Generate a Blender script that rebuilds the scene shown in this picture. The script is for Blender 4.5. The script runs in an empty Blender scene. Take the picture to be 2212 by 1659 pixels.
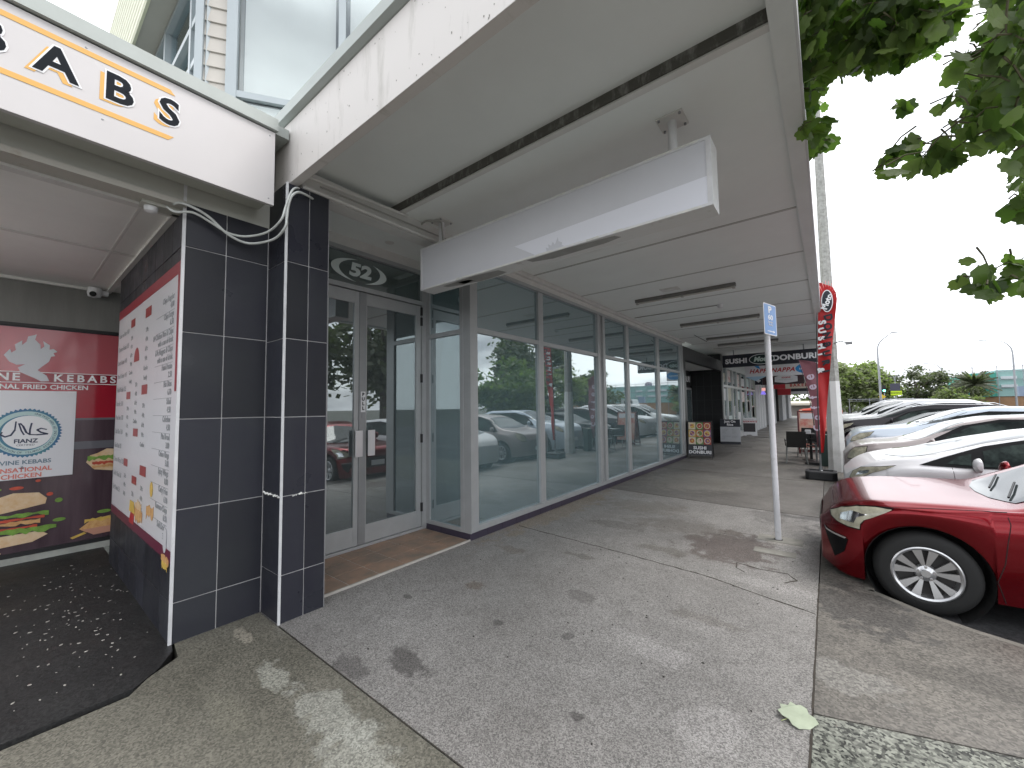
import bpy, bmesh, math, random
from mathutils import Vector, Matrix
from mathutils.bvhtree import BVHTree
random.seed(7)
S = bpy.context.scene
R_ = math.radians
# ------------------------------------------------------------------ camera, sky, sun, exposure
cd = bpy.data.cameras.new('camera'); cam = bpy.data.objects.new('camera', cd); S.collection.objects.link(cam)
cd.sensor_width = 36; cd.lens = 36*864.77/2212; cd.clip_end = 2000; cd.clip_start = 0.05
m3 = Matrix(((0.7850934, 0.04701436, 0.61759049), (0.61922729, -0.03762773, -0.78430971), (-0.01363529, 0.99818526, -0.05865386)))
cam.matrix_world = Matrix.Translation((0, 0, 1.6)) @ m3.to_4x4()
S.camera = cam
S.view_settings.view_transform = 'Standard'; S.view_settings.look = 'None'
S.view_settings.gamma = 1; S.view_settings.exposure = 1.58
S.cycles.max_bounces = 10; S.cycles.transparent_max_bounces = 16; S.cycles.diffuse_bounces = 6
SUN_EL, SUN_AZ = 58, 60
W = bpy.data.worlds.new('World'); S.world = W; W.use_nodes = True
wn = W.node_tree.nodes; wl = W.node_tree.links; wn.clear()
wo = wn.new('ShaderNodeOutputWorld'); bgn = wn.new('ShaderNodeBackground'); bgn.inputs[1].default_value = 0.1
sky = wn.new('ShaderNodeTexSky'); sky.sky_type = 'NISHITA'; sky.sun_disc = False
sky.sun_elevation = R_(SUN_EL); sky.sun_rotation = R_(SUN_AZ); sky.dust_density = 4
wtc = wn.new('ShaderNodeTexCoord'); wno = wn.new('ShaderNodeTexNoise'); wmp = wn.new('ShaderNodeMapping')
wmp.inputs['Scale'].default_value = (1.2, 1.2, 4.5); wno.inputs['Scale'].default_value = 1.6; wno.inputs['Detail'].default_value = 5
wr = wn.new('ShaderNodeValToRGB'); wr.color_ramp.elements[0].position = 0.36; wr.color_ramp.elements[1].position = 0.58
wr.color_ramp.elements[0].color = (2.9, 3.0, 3.3, 1); wr.color_ramp.elements[1].color = (9.5, 9.75, 9.9, 1)
wmx = wn.new('ShaderNodeMixRGB'); wmx.inputs[0].default_value = 0.9
wl.new(wtc.outputs['Generated'], wmp.inputs[0]); wl.new(wmp.outputs[0], wno.inputs[0]); wl.new(wno.outputs[0], wr.inputs[0])
wl.new(sky.outputs[0], wmx.inputs[1]); wl.new(wr.outputs[0], wmx.inputs[2]); wl.new(wmx.outputs[0], bgn.inputs[0]); wl.new(bgn.outputs[0], wo.inputs[0])
sl = bpy.data.lights.new('sun', 'SUN'); sl.energy = 0.7; sl.angle = R_(25); sl.color = (1, .97, .93)
so = bpy.data.objects.new('sun', sl); S.collection.objects.link(so)
so.rotation_euler = (R_(90-SUN_EL), 0, R_(180-SUN_AZ))

# ------------------------------------------------------------------ materials
MC = {}
def L(nt, a, b): nt.links.new(a, b)
def mat(name, col, rough=.6, metal=0., var=0., vs=3., bump=0., bs=60., col2=None, thr=None, coat=0., spec=.5, stretch=None, coords='Object'):
    """principled with a noise mix (var = darkening amount, or col2 blended by thr) and a noise bump"""
    if name in MC: return MC[name]
    m = bpy.data.materials.new(name); m.use_nodes = True; nt = m.node_tree; N = nt.nodes
    p = N['Principled BSDF']; p.inputs['Roughness'].default_value = rough; p.inputs['Metallic'].default_value = metal
    p.inputs['Coat Weight'].default_value = coat; p.inputs['Coat Roughness'].default_value = .03; p.inputs['Specular IOR Level'].default_value = spec
    p.inputs['Base Color'].default_value = (*col, 1)
    if var or col2 or bump:
        tc = N.new('ShaderNodeTexCoord'); src = tc.outputs[coords]
        if stretch:
            mp = N.new('ShaderNodeMapping'); mp.inputs['Scale'].default_value = stretch; L(nt, src, mp.inputs[0]); src = mp.outputs[0]
    if var or col2:
        n = N.new('ShaderNodeTexNoise'); n.inputs['Scale'].default_value = vs; n.inputs['Detail'].default_value = 8; n.inputs['Roughness'].default_value = .65
        L(nt, src, n.inputs[0]); r = N.new('ShaderNodeValToRGB')
        a, b = thr or (.3, .7)
        r.color_ramp.elements[0].position = a; r.color_ramp.elements[1].position = b
        c2 = col2 or tuple(c*(1-var) for c in col)
        r.color_ramp.elements[0].color = (*c2, 1); r.color_ramp.elements[1].color = (*col, 1)
        L(nt, n.outputs[0], r.inputs[0]); L(nt, r.outputs[0], p.inputs['Base Color'])
    if bump:
        n2 = N.new('ShaderNodeTexNoise'); n2.inputs['Scale'].default_value = bs; n2.inputs['Detail'].default_value = 4
        L(nt, tc.outputs[coords], n2.inputs[0]); bp = N.new('ShaderNodeBump'); bp.inputs['Strength'].default_value = bump; bp.inputs['Distance'].default_value = .004
        L(nt, n2.outputs[0], bp.inputs['Height']); L(nt, bp.outputs[0], p.inputs['Normal'])
    MC[name] = m; return m

def concrete(name, base, dark, light, grit=140., gritamt=.5, stains=(), wet=(), patch_scale=.9):
    """world-space concrete: mottling, aggregate grit, plus stains [(x,y,rx,ry,(r,g,b),strength)]"""
    m = bpy.data.materials.new(name); m.use_nodes = True; nt = m.node_tree; N = nt.nodes; p = N['Principled BSDF']
    g = N.new('ShaderNodeNewGeometry'); pos = g.outputs['Position']
    def noise(s, d=6, r=.6):
        n = N.new('ShaderNodeTexNoise'); n.inputs['Scale'].default_value = s; n.inputs['Detail'].default_value = d; n.inputs['Roughness'].default_value = r
        L(nt, pos, n.inputs[0]); return n
    def ramp(src, a, b, c0, c1):
        r = N.new('ShaderNodeValToRGB'); r.color_ramp.elements[0].position = a; r.color_ramp.elements[1].position = b
        r.color_ramp.elements[0].color = (*c0, 1); r.color_ramp.elements[1].color = (*c1, 1); L(nt, src, r.inputs[0]); return r.outputs[0]
    def mix(f, a, b, mode='MIX'):
        x = N.new('ShaderNodeMixRGB'); x.blend_type = mode
        if isinstance(f, float): x.inputs[0].default_value = f
        else: L(nt, f, x.inputs[0])
        for i, v in ((1, a), (2, b)):
            if isinstance(v, tuple): x.inputs[i].default_value = (*v, 1)
            else: L(nt, v, x.inputs[i])
        return x.outputs[0]
    c = ramp(noise(patch_scale, 9, .62).outputs[0], .34, .66, dark, light)
    c = mix(.45, c, base)
    c = mix(ramp(noise(5.5, 8, .7).outputs[0], .35, .7, (.32,)*3, (0,)*3), c, tuple(v*.5 for v in dark))
    ds = N.new('ShaderNodeTexNoise'); ds.inputs['Scale'].default_value = 5.5; ds.inputs['Detail'].default_value = 10; ds.inputs['Roughness'].default_value = .68; L(nt, pos, ds.inputs[0])
    rough_out = None
    for (sx, sy, rx, ry, col, st) in stains:
        mp = N.new('ShaderNodeVectorMath'); mp.operation = 'SUBTRACT'; L(nt, pos, mp.inputs[0]); mp.inputs[1].default_value = (sx, sy, 0)
        dv = N.new('ShaderNodeVectorMath'); dv.operation = 'DIVIDE'; L(nt, mp.outputs[0], dv.inputs[0]); dv.inputs[1].default_value = (rx, ry, 50)
        ln = N.new('ShaderNodeVectorMath'); ln.operation = 'LENGTH'; L(nt, dv.outputs[0], ln.inputs[0])
        ad = N.new('ShaderNodeMath'); ad.operation = 'MULTIPLY_ADD'; L(nt, ds.outputs[0], ad.inputs[0]); ad.inputs[1].default_value = 2.6; L(nt, ln.outputs['Value'], ad.inputs[2])
        f = ramp(ad.outputs[0], 0, 1, (st,)*3, (0,)*3)
        rr = N.new('ShaderNodeMapRange'); rr.inputs['From Min'].default_value = 1.88; rr.inputs['From Max'].default_value = 2.12; rr.inputs['To Min'].default_value = st; rr.inputs['To Max'].default_value = 0
        L(nt, ad.outputs[0], rr.inputs['Value'])
        c = mix(rr.outputs[0], c, col)
    v = N.new('ShaderNodeTexVoronoi'); v.inputs['Scale'].default_value = grit; L(nt, pos, v.inputs['Vector'])
    vr = N.new('ShaderNodeSeparateColor'); L(nt, v.outputs['Color'], vr.inputs[0])
    gr = ramp(vr.outputs[0], .05, .95, (1-gritamt,)*3, (1+gritamt*.75,)*3)
    c = mix(1., c, gr, 'MULTIPLY')
    v2 = N.new('ShaderNodeTexVoronoi'); v2.inputs['Scale'].default_value = 11; L(nt, pos, v2.inputs['Vector'])
    c = mix(ramp(v2.outputs['Distance'], .06, .1, (.75,)*3, (0,)*3), c, tuple(x*.45 for x in dark))
    L(nt, c, p.inputs['Base Color']); p.inputs['Roughness'].default_value = .62
    rr = N.new('ShaderNodeMapRange'); rr.inputs['From Min'].default_value = .35; rr.inputs['From Max'].default_value = .65; rr.inputs['To Min'].default_value = .42; rr.inputs['To Max'].default_value = .8
    L(nt, noise(.8, 5).outputs[0], rr.inputs['Value']); L(nt, rr.outputs[0], p.inputs['Roughness'])
    bp = N.new('ShaderNodeBump'); bp.inputs['Strength'].default_value = .5*gritamt+.1; bp.inputs['Distance'].default_value = .006
    L(nt, vr.outputs[0], bp.inputs['Height']); L(nt, bp.outputs[0], p.inputs['Normal'])
    return m

def glass(name, tint=(.5, .6, .6), refl=.30, rough=0.0, film=(.15, .205, .215), fa=.55):
    m = bpy.data.materials.new(name); m.use_nodes = True; nt = m.node_tree; N = nt.nodes; N.clear()
    o = N.new('ShaderNodeOutputMaterial'); mx = N.new('ShaderNodeMixShader'); t = N.new('ShaderNodeBsdfTransparent'); t.inputs[0].default_value = (*tint, 1)
    g = N.new('ShaderNodeBsdfGlossy'); g.inputs['Roughness'].default_value = rough; g.inputs['Color'].default_value = (.9, .98, 1, 1)
    fr = N.new('ShaderNodeLayerWeight'); fr.inputs[0].default_value = .25
    mr = N.new('ShaderNodeMapRange'); mr.inputs['To Min'].default_value = refl; mr.inputs['To Max'].default_value = .95
    L(nt, fr.outputs['Fresnel'], mr.inputs['Value']); L(nt, mr.outputs[0], mx.inputs[0]); df = N.new('ShaderNodeBsdfDiffuse'); df.inputs[0].default_value = (*film, 1); m2 = N.new('ShaderNodeMixShader'); m2.inputs[0].default_value = fa
    L(nt, t.outputs[0], m2.inputs[1]); L(nt, df.outputs[0], m2.inputs[2]); L(nt, m2.outputs[0], mx.inputs[1]); L(nt, g.outputs[0], mx.inputs[2]); L(nt, mx.outputs[0], o.inputs[0])
    return m
def leafmat(name, col, col2, tr=.4):
    m = bpy.data.materials.new(name); m.use_nodes = True; nt = m.node_tree; N = nt.nodes; p = N['Principled BSDF']
    g = N.new('ShaderNodeNewGeometry'); r = N.new('ShaderNodeValToRGB'); r.color_ramp.elements[0].color = (*col, 1); r.color_ramp.elements[1].color = (*col2, 1)
    L(nt, g.outputs['Random Per Island'], r.inputs[0]); L(nt, r.outputs[0], p.inputs['Base Color']); p.inputs['Roughness'].default_value = .5
    t = N.new('ShaderNodeBsdfTranslucent'); mc = N.new('ShaderNodeMixRGB'); mc.blend_type = 'MULTIPLY'; mc.inputs[0].default_value = 1; mc.inputs[2].default_value = (1.6, 2.2, .8, 1)
    L(nt, r.outputs[0], mc.inputs[1]); L(nt, mc.outputs[0], t.inputs[0])
    mx = N.new('ShaderNodeMixShader'); mx.inputs[0].default_value = tr; L(nt, p.outputs[0], mx.inputs[1]); L(nt, t.outputs[0], mx.inputs[2]); L(nt, mx.outputs[0], N['Material Output'].inputs[0])
    return m
def emit(name, col, s):
    m = bpy.data.materials.new(name); m.use_nodes = True; p = m.node_tree.nodes['Principled BSDF']
    p.inputs['Emission Color'].default_value = (*col, 1); p.inputs['Emission Strength'].default_value = s; return m

# ------------------------------------------------------------------ object helpers
def thing(name, label, cat, loc=(0, 0, 0), group=None, rz=0):
    o = bpy.data.objects.new(name, None); S.collection.objects.link(o); o.location = loc; o.rotation_euler = (0, 0, rz)
    o.empty_display_size = .1; tag(o, label, cat, group); return o
def tag(o, label=None, cat=None, group=None, kind=None):
    if label: o['label'] = label
    if cat: o['category'] = cat
    if group: o['group'] = group
    if kind: o['kind'] = kind
    return o
def wloc(o):
    v = Vector((0, 0, 0))
    while o is not None: v += Vector(o.location); o = o.parent
    return v
class MB:
    def __init__(s): s.v = []; s.f = []
    def add(s, vs, fs):
        n = len(s.v); s.v += [tuple(v) for v in vs]; s.f += [tuple(i+n for i in f) for f in fs]; return s
    def box(s, a, b):
        x0, x1 = sorted((a[0], b[0])); y0, y1 = sorted((a[1], b[1])); z0, z1 = sorted((a[2], b[2]))
        return s.add([(x, y, z) for x in (x0, x1) for y in (y0, y1) for z in (z0, z1)],
                     [(0, 1, 3, 2), (4, 6, 7, 5), (0, 4, 5, 1), (2, 3, 7, 6), (0, 2, 6, 4), (1, 5, 7, 3)])
    def prism(s, pts, d):
        """polygon pts (3D, planar) extruded by vector d"""
        n = len(pts); d = Vector(d); a = [Vector(p) for p in pts]
        return s.add(a+[p+d for p in a], [tuple(range(n))[::-1], tuple(range(n, 2*n))]+[(i, (i+1) % n, n+(i+1) % n, n+i) for i in range(n)])
    def tube(s, pts, r, n=10, caps=True):
        pts = [Vector(p) for p in pts]; rs = r if isinstance(r, (list, tuple)) else [r]*len(pts); base = len(s.v); prev = None
        for i, p in enumerate(pts):
            t = (pts[min(i+1, len(pts)-1)]-pts[max(i-1, 0)]).normalized()
            u = (prev - t*prev.dot(t)) if prev is not None else (Vector((0, 0, 1)).cross(t) if abs(t.z) < .9 else Vector((1, 0, 0)).cross(t))
            u.normalize(); prev = u; w = t.cross(u)
            s.v += [tuple(p+(u*math.cos(a)+w*math.sin(a))*rs[i]) for a in [2*math.pi*k/n for k in range(n)]]
        for i in range(len(pts)-1):
            for k in range(n):
                a = base+i*n+k; b = base+i*n+(k+1) % n; s.f.append((a, b, b+n, a+n))
        if caps: s.f.append(tuple(base+k for k in range(n))[::-1]); s.f.append(tuple(base+(len(pts)-1)*n+k for k in range(n)))
        return s
    def lathe(s, prof, c=(0, 0, 0), axis='z', n=32, caps=True):
        base = len(s.v)
        for (r, h) in prof:
            for k in range(n):
                a = 2*math.pi*k/n; x, y = r*math.cos(a), r*math.sin(a)
                q = {'z': (x, y, h), 'y': (x, h, y), 'x': (h, x, y)}[axis]
                s.v.append((q[0]+c[0], q[1]+c[1], q[2]+c[2]))
        for i in range(len(prof)-1):
            for k in range(n):
                a = base+i*n+k; b = base+i*n+(k+1) % n; s.f.append((a, b, b+n, a+n))
        if caps: s.f.append(tuple(base+k for k in range(n))[::-1]); s.f.append(tuple(base+(len(prof)-1)*n+k for k in range(n)))
        return s
    def build(s, name, m, parent=None, bevel=0, smooth=False, local=False, seg=2):
        me = bpy.data.meshes.new(name); off = wloc(parent) if (parent is not None and not local) else Vector((0, 0, 0))
        me.from_pydata([tuple(Vector(v)-off) for v in s.v], [], s.f); me.materials.append(m)
        bm = bmesh.new(); bm.from_mesh(me)
        if bevel: bmesh.ops.bevel(bm, geom=bm.edges[:], offset=bevel, segments=seg, affect='EDGES', profile=.6)
        bmesh.ops.recalc_face_normals(bm, faces=bm.faces[:]); bm.to_mesh(me); bm.free()
        if smooth:
            me.polygons.foreach_set('use_smooth', [True]*len(me.polygons))
            me.set_sharp_from_angle(angle=R_(38))
        o = bpy.data.objects.new(name, me); S.collection.objects.link(o); o.parent = parent; return o
def plane_fn(origin, right, up=(0, 0, 1)):
    o, r, u = Vector(origin), Vector(right), Vector(up)
    return lambda a, b, d=0: o+r*a+u*b+r.cross(u)*d
def text(s, size, fn, a, b, m, parent, d=.004, align='CENTER', bold=0., shear=0., xs=1., name='lettering', ext=.001, local=False, sp=1., vert='CENTER'):
    cu = bpy.data.curves.new('t', 'FONT'); cu.body = s; cu.size = size; cu.align_x = align; cu.align_y = vert; cu.extrude = ext; cu.offset = bold; cu.shear = shear; cu.space_character = sp
    cu.resolution_u = 3
    to = bpy.data.objects.new('t', cu); S.collection.objects.link(to); dg = bpy.context.evaluated_depsgraph_get()
    me = bpy.data.meshes.new_from_object(to.evaluated_get(dg)); bpy.data.objects.remove(to); bpy.data.curves.remove(cu)
    o0 = fn(0, 0, 0); rx = fn(1, 0, 0)-o0; uy = fn(0, 1, 0)-o0; nz = fn(0, 0, 1)-o0; org = fn(a, b, d)
    off = wloc(parent) if (parent is not None and not local) else Vector((0, 0, 0))
    for v in me.vertices: v.co = org+rx*(v.co.x*xs)+uy*v.co.y+nz*v.co.z-off
    me.name = name; me.materials.clear(); me.materials.append(m)
    ob = bpy.data.objects.new(name, me); S.collection.objects.link(ob); ob.parent = parent; return ob
def flat(fn, pts, d=.003, t=.002, mb=None):
    """thin slab with 2D outline pts on plane fn"""
    mb = mb or MB(); nrm = fn(0, 0, 1)-fn(0, 0, 0); mb.prism([fn(x, y, d) for x, y in pts], nrm*t); return mb
def rect(x0, y0, x1, y1): return [(x0, y0), (x1, y0), (x1, y1), (x0, y1)]
def ell(cx, cy, rx, ry, n=28, a0=0, a1=360): return [(cx+rx*math.cos(R_(a0+(a1-a0)*i/n)), cy+ry*math.sin(R_(a0+(a1-a0)*i/n))) for i in range(n if a1-a0 == 360 else n+1)]
def copy_tree(o, parent=None):
    c = o.copy(); S.collection.objects.link(c); c.parent = parent
    for ch in list(o.children): copy_tree(ch, c)
    return c

# common materials
white = mat('white_paint', (.72, .72, .74), .45, var=.08, vs=4)
alu = mat('aluminium', (.42, .43, .44), .42, metal=.35, var=.12, vs=6)
alud = mat('aluminium_dark', (.30, .31, .32), .4, metal=.5, var=.1, vs=6)  # darker tone of aluminium for stiles, locks and fixings
black = mat('black_plastic', (.012, .012, .014), .45, var=.2, vs=8)
dark = mat('dark_void', (.02, .022, .024), .8)
soffm = mat('soffit_paint', (.82, .845, .83), .6, var=.07, vs=1.1, bump=.05, bs=30)
softrim = mat('soffit_trim', (.68, .67, .65), .55, var=.14, vs=5)
greypaint = mat('grey_beige_paint', (.50, .50, .455), .6, var=.10, vs=2)
flashm = mat('flashing', (.40, .43, .41), .45, metal=.1, var=.12, vs=3)
grout = mat('grout', (.62, .61, .62), .8, var=.25, vs=9)
tile = mat('slate_tile', (.026, .028, .033), .42, col2=(.018, .018, .027), vs=1.3, bump=.12, bs=45, spec=.35)
def tile_tone(m):
    nt = m.node_tree; N = nt.nodes; p = N['Principled BSDF']; lk = p.inputs['Base Color'].links[0]; src = lk.from_socket
    g = N.new('ShaderNodeNewGeometry'); mr = N.new('ShaderNodeMapRange'); mr.inputs['To Min'].default_value = .75; mr.inputs['To Max'].default_value = 1.5; L(nt, g.outputs['Random Per Island'], mr.inputs['Value'])
    x = N.new('ShaderNodeMixRGB'); x.blend_type = 'MULTIPLY'; x.inputs[0].default_value = 1; L(nt, src, x.inputs[1]); L(nt, mr.outputs[0], x.inputs[2]); L(nt, x.outputs[0], p.inputs['Base Color'])
    n = N.new('ShaderNodeTexNoise'); n.inputs['Scale'].default_value = 2.3; n.inputs['Detail'].default_value = 6; tc = N.new('ShaderNodeTexCoord'); L(nt, tc.outputs['Object'], n.inputs[0])
    m2 = N.new('ShaderNodeMapRange'); m2.inputs['From Min'].default_value = .35; m2.inputs['From Max'].default_value = .65; m2.inputs['To Min'].default_value = .26; m2.inputs['To Max'].default_value = .55; L(nt, n.outputs[0], m2.inputs['Value']); L(nt, m2.outputs[0], p.inputs['Roughness'])
tile_tone(tile)
tiletrim = mat('tile_trim', (.70, .70, .72), .5, var=.2, vs=7)
txtblack = mat('sign_black', (.012, .014, .025), .4)
txtwhite = mat('sign_white', (.78, .78, .80), .45)
txtgrey = mat('sign_grey', (.30, .31, .33), .5)
txtred = mat('sign_red', (.42, .02, .03), .45)
paper = mat('poster_white', (.66, .65, .68), .3, var=.05, vs=2)
orange = mat('sign_orange', (.72, .40, .10), .5)
winglass = glass('shop_glass', (.6, .7, .7), .30, film=(.18, .265, .29), fa=.60, rough=.012)
doorglass = glass('door_glass', (.5, .55, .56), .26, film=(.085, .100, .105), fa=.72, rough=.012)

# ------------------------------------------------------------------ ground, footpath, road
road_m = concrete('asphalt_road', (.06, .06, .062), (.045, .045, .048), (.085, .085, .088), 60., .35, patch_scale=.3)
MB().add([(-700, -700, -.14), (700, -700, -.14), (700, 700, -.14), (-700, 700, -.14)], [(0, 1, 2, 3)]).build('ground', mat('far_ground', (.08, .085, .07), .9, var=.3, vs=.1))['kind'] = 'structure'
MB().add([(.0, -60, -.134), (24, -60, -.134), (24, 160, -.134), (0, 160, -.134)], [(0, 1, 2, 3)]).build('road', road_m)['kind'] = 'structure'
BR = (.13, .095, .07); DK = (.085, .078, .075); LT = (.42, .40, .39)
main_st = [(-.95, 5.15, .62, .75, (.10, .078, .070), .8), (-.7, 6.9, .30, .6, DK, .4), (-.1, 8.9, .75, 3.2, (.085, .08, .078), .75), (-2.15, 1.62, .22, .14, DK, .75),
           (-2.45, 1.40, .22, .10, DK, .6), (-2.6, 2.7, .14, .10, BR, .55), (-1.7, 3.1, .22, .12, (.12, .11, .105), .5), (-2.9, 3.6, .3, .12, BR, .4),
           (-1.0, 2.7, .35, .16, LT, .35), (-.55, 2.2, .2, .3, LT, .3), (-.45, 4.25, .5, .14, LT, .3), (-2.3, 5.2, .5, .25, (.12, .11, .1), .45), (-1.6, 5.6, .9, .45, (.15, .135, .12), .55), (-2.4, 6.4, .9, .5, (.19, .172, .15), .6), (-1.5, 4.6, .5, .15, (.13, .118, .10), .5), (-2.0, 2.35, .06, .05, DK, .8), (-1.1, 1.9, .05, .04, DK, .8), (-2.9, 2.2, .07, .04, DK, .7), (-1.5, 2.5, .05, .05, DK, .6), (-.8, 3.3, .3, .1, (.17, .155, .14), .5), (-2.2, 3.9, .25, .08, (.14, .13, .115), .6), (-2.7, 8.6, .5, 1.6, (.2, .17, .14), .5),
           (-1.6, 10.2, .6, .9, (.11, .1, .09), .4), (-.45, 5.6, .3, .12, (.36, .34, .31), .6), (-3.3, 5.5, .3, 2.2, (.26, .2, .13), .45)]
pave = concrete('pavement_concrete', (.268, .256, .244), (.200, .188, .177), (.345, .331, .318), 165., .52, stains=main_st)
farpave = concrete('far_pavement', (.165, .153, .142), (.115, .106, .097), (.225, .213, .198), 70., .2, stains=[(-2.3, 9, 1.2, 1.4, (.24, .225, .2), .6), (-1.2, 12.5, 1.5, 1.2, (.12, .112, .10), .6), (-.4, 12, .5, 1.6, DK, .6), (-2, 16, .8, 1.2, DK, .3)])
olive = concrete('olive_concrete', (.185, .175, .142), (.118, .112, .088), (.235, .222, .185), 120., .42,
                 stains=[(-2.15, 1.12, .48, .14, (.36, .36, .32), .6), (-1.62, 1.05, .55, .22, (.35, .35, .31), .55), (-2.72, 1.08, .25, .09, (.36, .36, .31), .65), (-3.35, 1.12, .22, .05, (.35, .32, .26), .6), (-2.6, .8, .3, .1, (.2, .19, .15), .5)])
smooth_c = concrete('smooth_band_concrete', (.165, .152, .135), (.095, .088, .078), (.24, .22, .19), 85., .42, stains=[(.1, 4.2, .5, .6, (.07, .066, .062), .8), (.5, 3.5, .5, .18, (.09, .083, .073), .6), (0, 3.1, .3, .2, (.30, .29, .27), .4), (0, 8, .4, 3, (.10, .095, .09), .6)])
aggr = concrete('aggregate_concrete', (.20, .205, .18), (.10, .11, .085), (.30, .30, .26), 75., .9)
def sheet(name, pts, m, z=0., t=.13):
    o = MB().prism([(x, y, z-t) for x, y in pts], (0, 0, t)).build(name, m); o['kind'] = 'structure'; return o
sheet('footpath', [(-3.9, 1.333), (-.142, 1.333), (-.142, 4.6), (-.142, 7.12), (-3.52, 7.40), (-3.52, 3.3), (-3.9, 3.3)], pave)
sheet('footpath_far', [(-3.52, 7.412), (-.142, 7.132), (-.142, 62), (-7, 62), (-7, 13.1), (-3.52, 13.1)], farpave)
sheet('footpath_olive', [(-3.3, .60), (-3.18, .5), (-3.15, -1.5), (3, -1.5), (3, .8), (1.2, 1.322), (-3.7, 1.322), (-3.7, .80), (-3.42, .77)], olive)
sheet('footpath_band', [(-.134, 2.66), (.62, 2.90), (3, 3.2), (3, 3.05), (.95, 4.15), (.72, 4.235), (.49, 4.36), (.17, 4.64), (.17, 62), (-.134, 62)], smooth_c, z=-.002)
sheet('footpath_aggregate', [(-.134, 1.333), (1.2, 1.333), (3, .9), (3, 3.19), (.62, 2.89), (-.134, 2.65)], aggr, z=-.003)
# kerb stones: a real step down to the road
kerb = MB()
kp = [(.17, 62), (.17, 4.64), (.49, 4.36), (.72, 4.235), (.95, 4.15), (3.0, 3.04)]
for (a, b) in zip(kp[:-1], kp[1:]):
    d = Vector((b[0]-a[0], b[1]-a[1], 0)).normalized(); n = Vector((-d.y, d.x, 0))*.07
    A = Vector((*a, -.14)); B = Vector((*b, -.14)); kerb.prism([A, B, B+n, A+n], (0, 0, .134))
kerb.build('kerb', mat('kerb_concrete', (.22, .205, .18), .8, var=.45, vs=7, bump=.5, bs=90), bevel=.006)['kind'] = 'structure'
# dark asphalt patch of the takeaway entry
asp = concrete('entry_asphalt', (.022, .022, .023), (.014, .014, .015), (.034, .033, .032), 90., .5)
sheet('entry_paving', [(-7.2, .80), (-3.74, .80), (-3.52, .76), (-3.36, .66), (-3.24, .53), (-3.16, -2), (-7.2, -2)], asp, z=.004)
# litter flecks on it
fl = MB()
for i in range(210):
    x = random.uniform(-6.4, -3.5); y = random.uniform(-.5, .78)
    if random.random() < .45: x = random.gauss(-4.6, .7); y = random.gauss(.35, .25)
    if x > -3.45 or y > .78 or x < -6.9: continue
    a = random.uniform(0, 6.28); l = random.uniform(.003, .012); w = l*random.uniform(.3, .7)
    c, s_ = math.cos(a), math.sin(a)
    fl.prism([(x+c*u*l-s_*v*w, y+s_*u*l+c*v*w, .0045) for u, v in ((-1, 0), (-.3, -1), (.8, -.6), (1, .2), (0, 1))], (0, 0, .003))
tag(fl.build('paint_flecks', mat('fleck_paint', (.55, .53, .48), .7, var=.5, vs=20)), 'pale flecks and crumbs scattered over the dark asphalt entry', 'flecks', kind='stuff')
# leaf litter chips on pavement
ch = MB()
for i in range(70):
    x = random.uniform(-3, -.2); y = random.uniform(1.4, 6); l = random.uniform(.004, .012); a = random.uniform(0, 6)
    ch.prism([(x+math.cos(a+t)*l*(1 if k % 2 else .5), y+math.sin(a+t)*l*.7, .001) for k, t in enumerate((0, 1.2, 2.5, 3.6, 5))], (0, 0, .003))
tag(ch.build('pavement_grit', mat('grit_dark', (.05, .045, .04), .9, var=.5, vs=9)), 'dark crumbs and bits of leaf scattered over the footpath', 'grit', kind='stuff')
# cracks / joints as thin raised tar lines lying on the slab
jt = MB()
def wobble(pts, w, z, amp=.006):
    out = []
    for (a, b) in zip(pts[:-1], pts[1:]):
        n = max(2, int(math.dist(a, b)/.07))
        out += [(a[0]+(b[0]-a[0])*i/n+random.uniform(-amp, amp), a[1]+(b[1]-a[1])*i/n+random.uniform(-amp, amp)) for i in range(n)]
    out.append(pts[-1])
    for (a, b) in zip(out[:-1], out[1:]):
        d = Vector((b[0]-a[0], b[1]-a[1], 0)).normalized(); k = random.uniform(.5, 1.3)*w/2; nn = Vector((-d.y, d.x, 0))*k
        A = Vector((*a, z)); B = Vector((*b, z)); jt.prism([A-nn, B-nn, B+nn, A+nn], (0, 0, .0015))
wobble([(-3.37, 4.39), (-1.8, 4.236), (-.97, 4.135), (-.15, 3.88)], .012, .0005)
wobble([(-3.4, 7.4), (-1.45, 7.2), (-.15, 7.13)], .012, .0005)
wobble([(-.80, 4.66), (-.60, 4.60), (-.37, 4.63), (-.30, 4.50), (-.38, 4.38)], .012, .0005)
wobble([(-.80, 4.66), (-.78, 4.52), (-.70, 4.44)], .010, .0005)
wobble([(-3.4, 10.6), (-.2, 10.3)], .012, .0005); wobble([(-3.2, 14.6), (-.2, 14.5)], .014, .0005)
wobble([(-.139, 1.34), (-.139, 4.55)], .010, .0005, .001); wobble([(-3.28, 1.328), (1.2, 1.328)], .006, .0005, .001)
o = jt.build('pavement_joints', mat('joint_dirt', (.06, .05, .04), .9, var=.4, vs=12)); o['kind'] = 'structure'
pl = MB().box((-.72, 5.13, .0005), (-.34, 5.30, .004)); pl.box((-.74, 5.60, .0005), (-.30, 5.86, .003))
o = pl.build('footpath_patch', mat('patch_mortar', (.30, .29, .26), .85, var=.4, vs=9, bump=.5, bs=60)); o['kind'] = 'structure'
gr = MB()
for i in range(8): gr.box((-3.1+i*.0, 13.6+i*.22, .0005), (-2.55, 13.63+i*.22, .006))
gr.box((-3.2, 17.2, .001), (-2.3, 17.4, .01)); gr.box((-2.9, 22.6, .001), (-2.2, 23.2, .01))
o = gr.build('footpath_grates', mat('grate', (.12, .115, .11), .6, metal=.4)); o['kind'] = 'structure'
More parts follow.
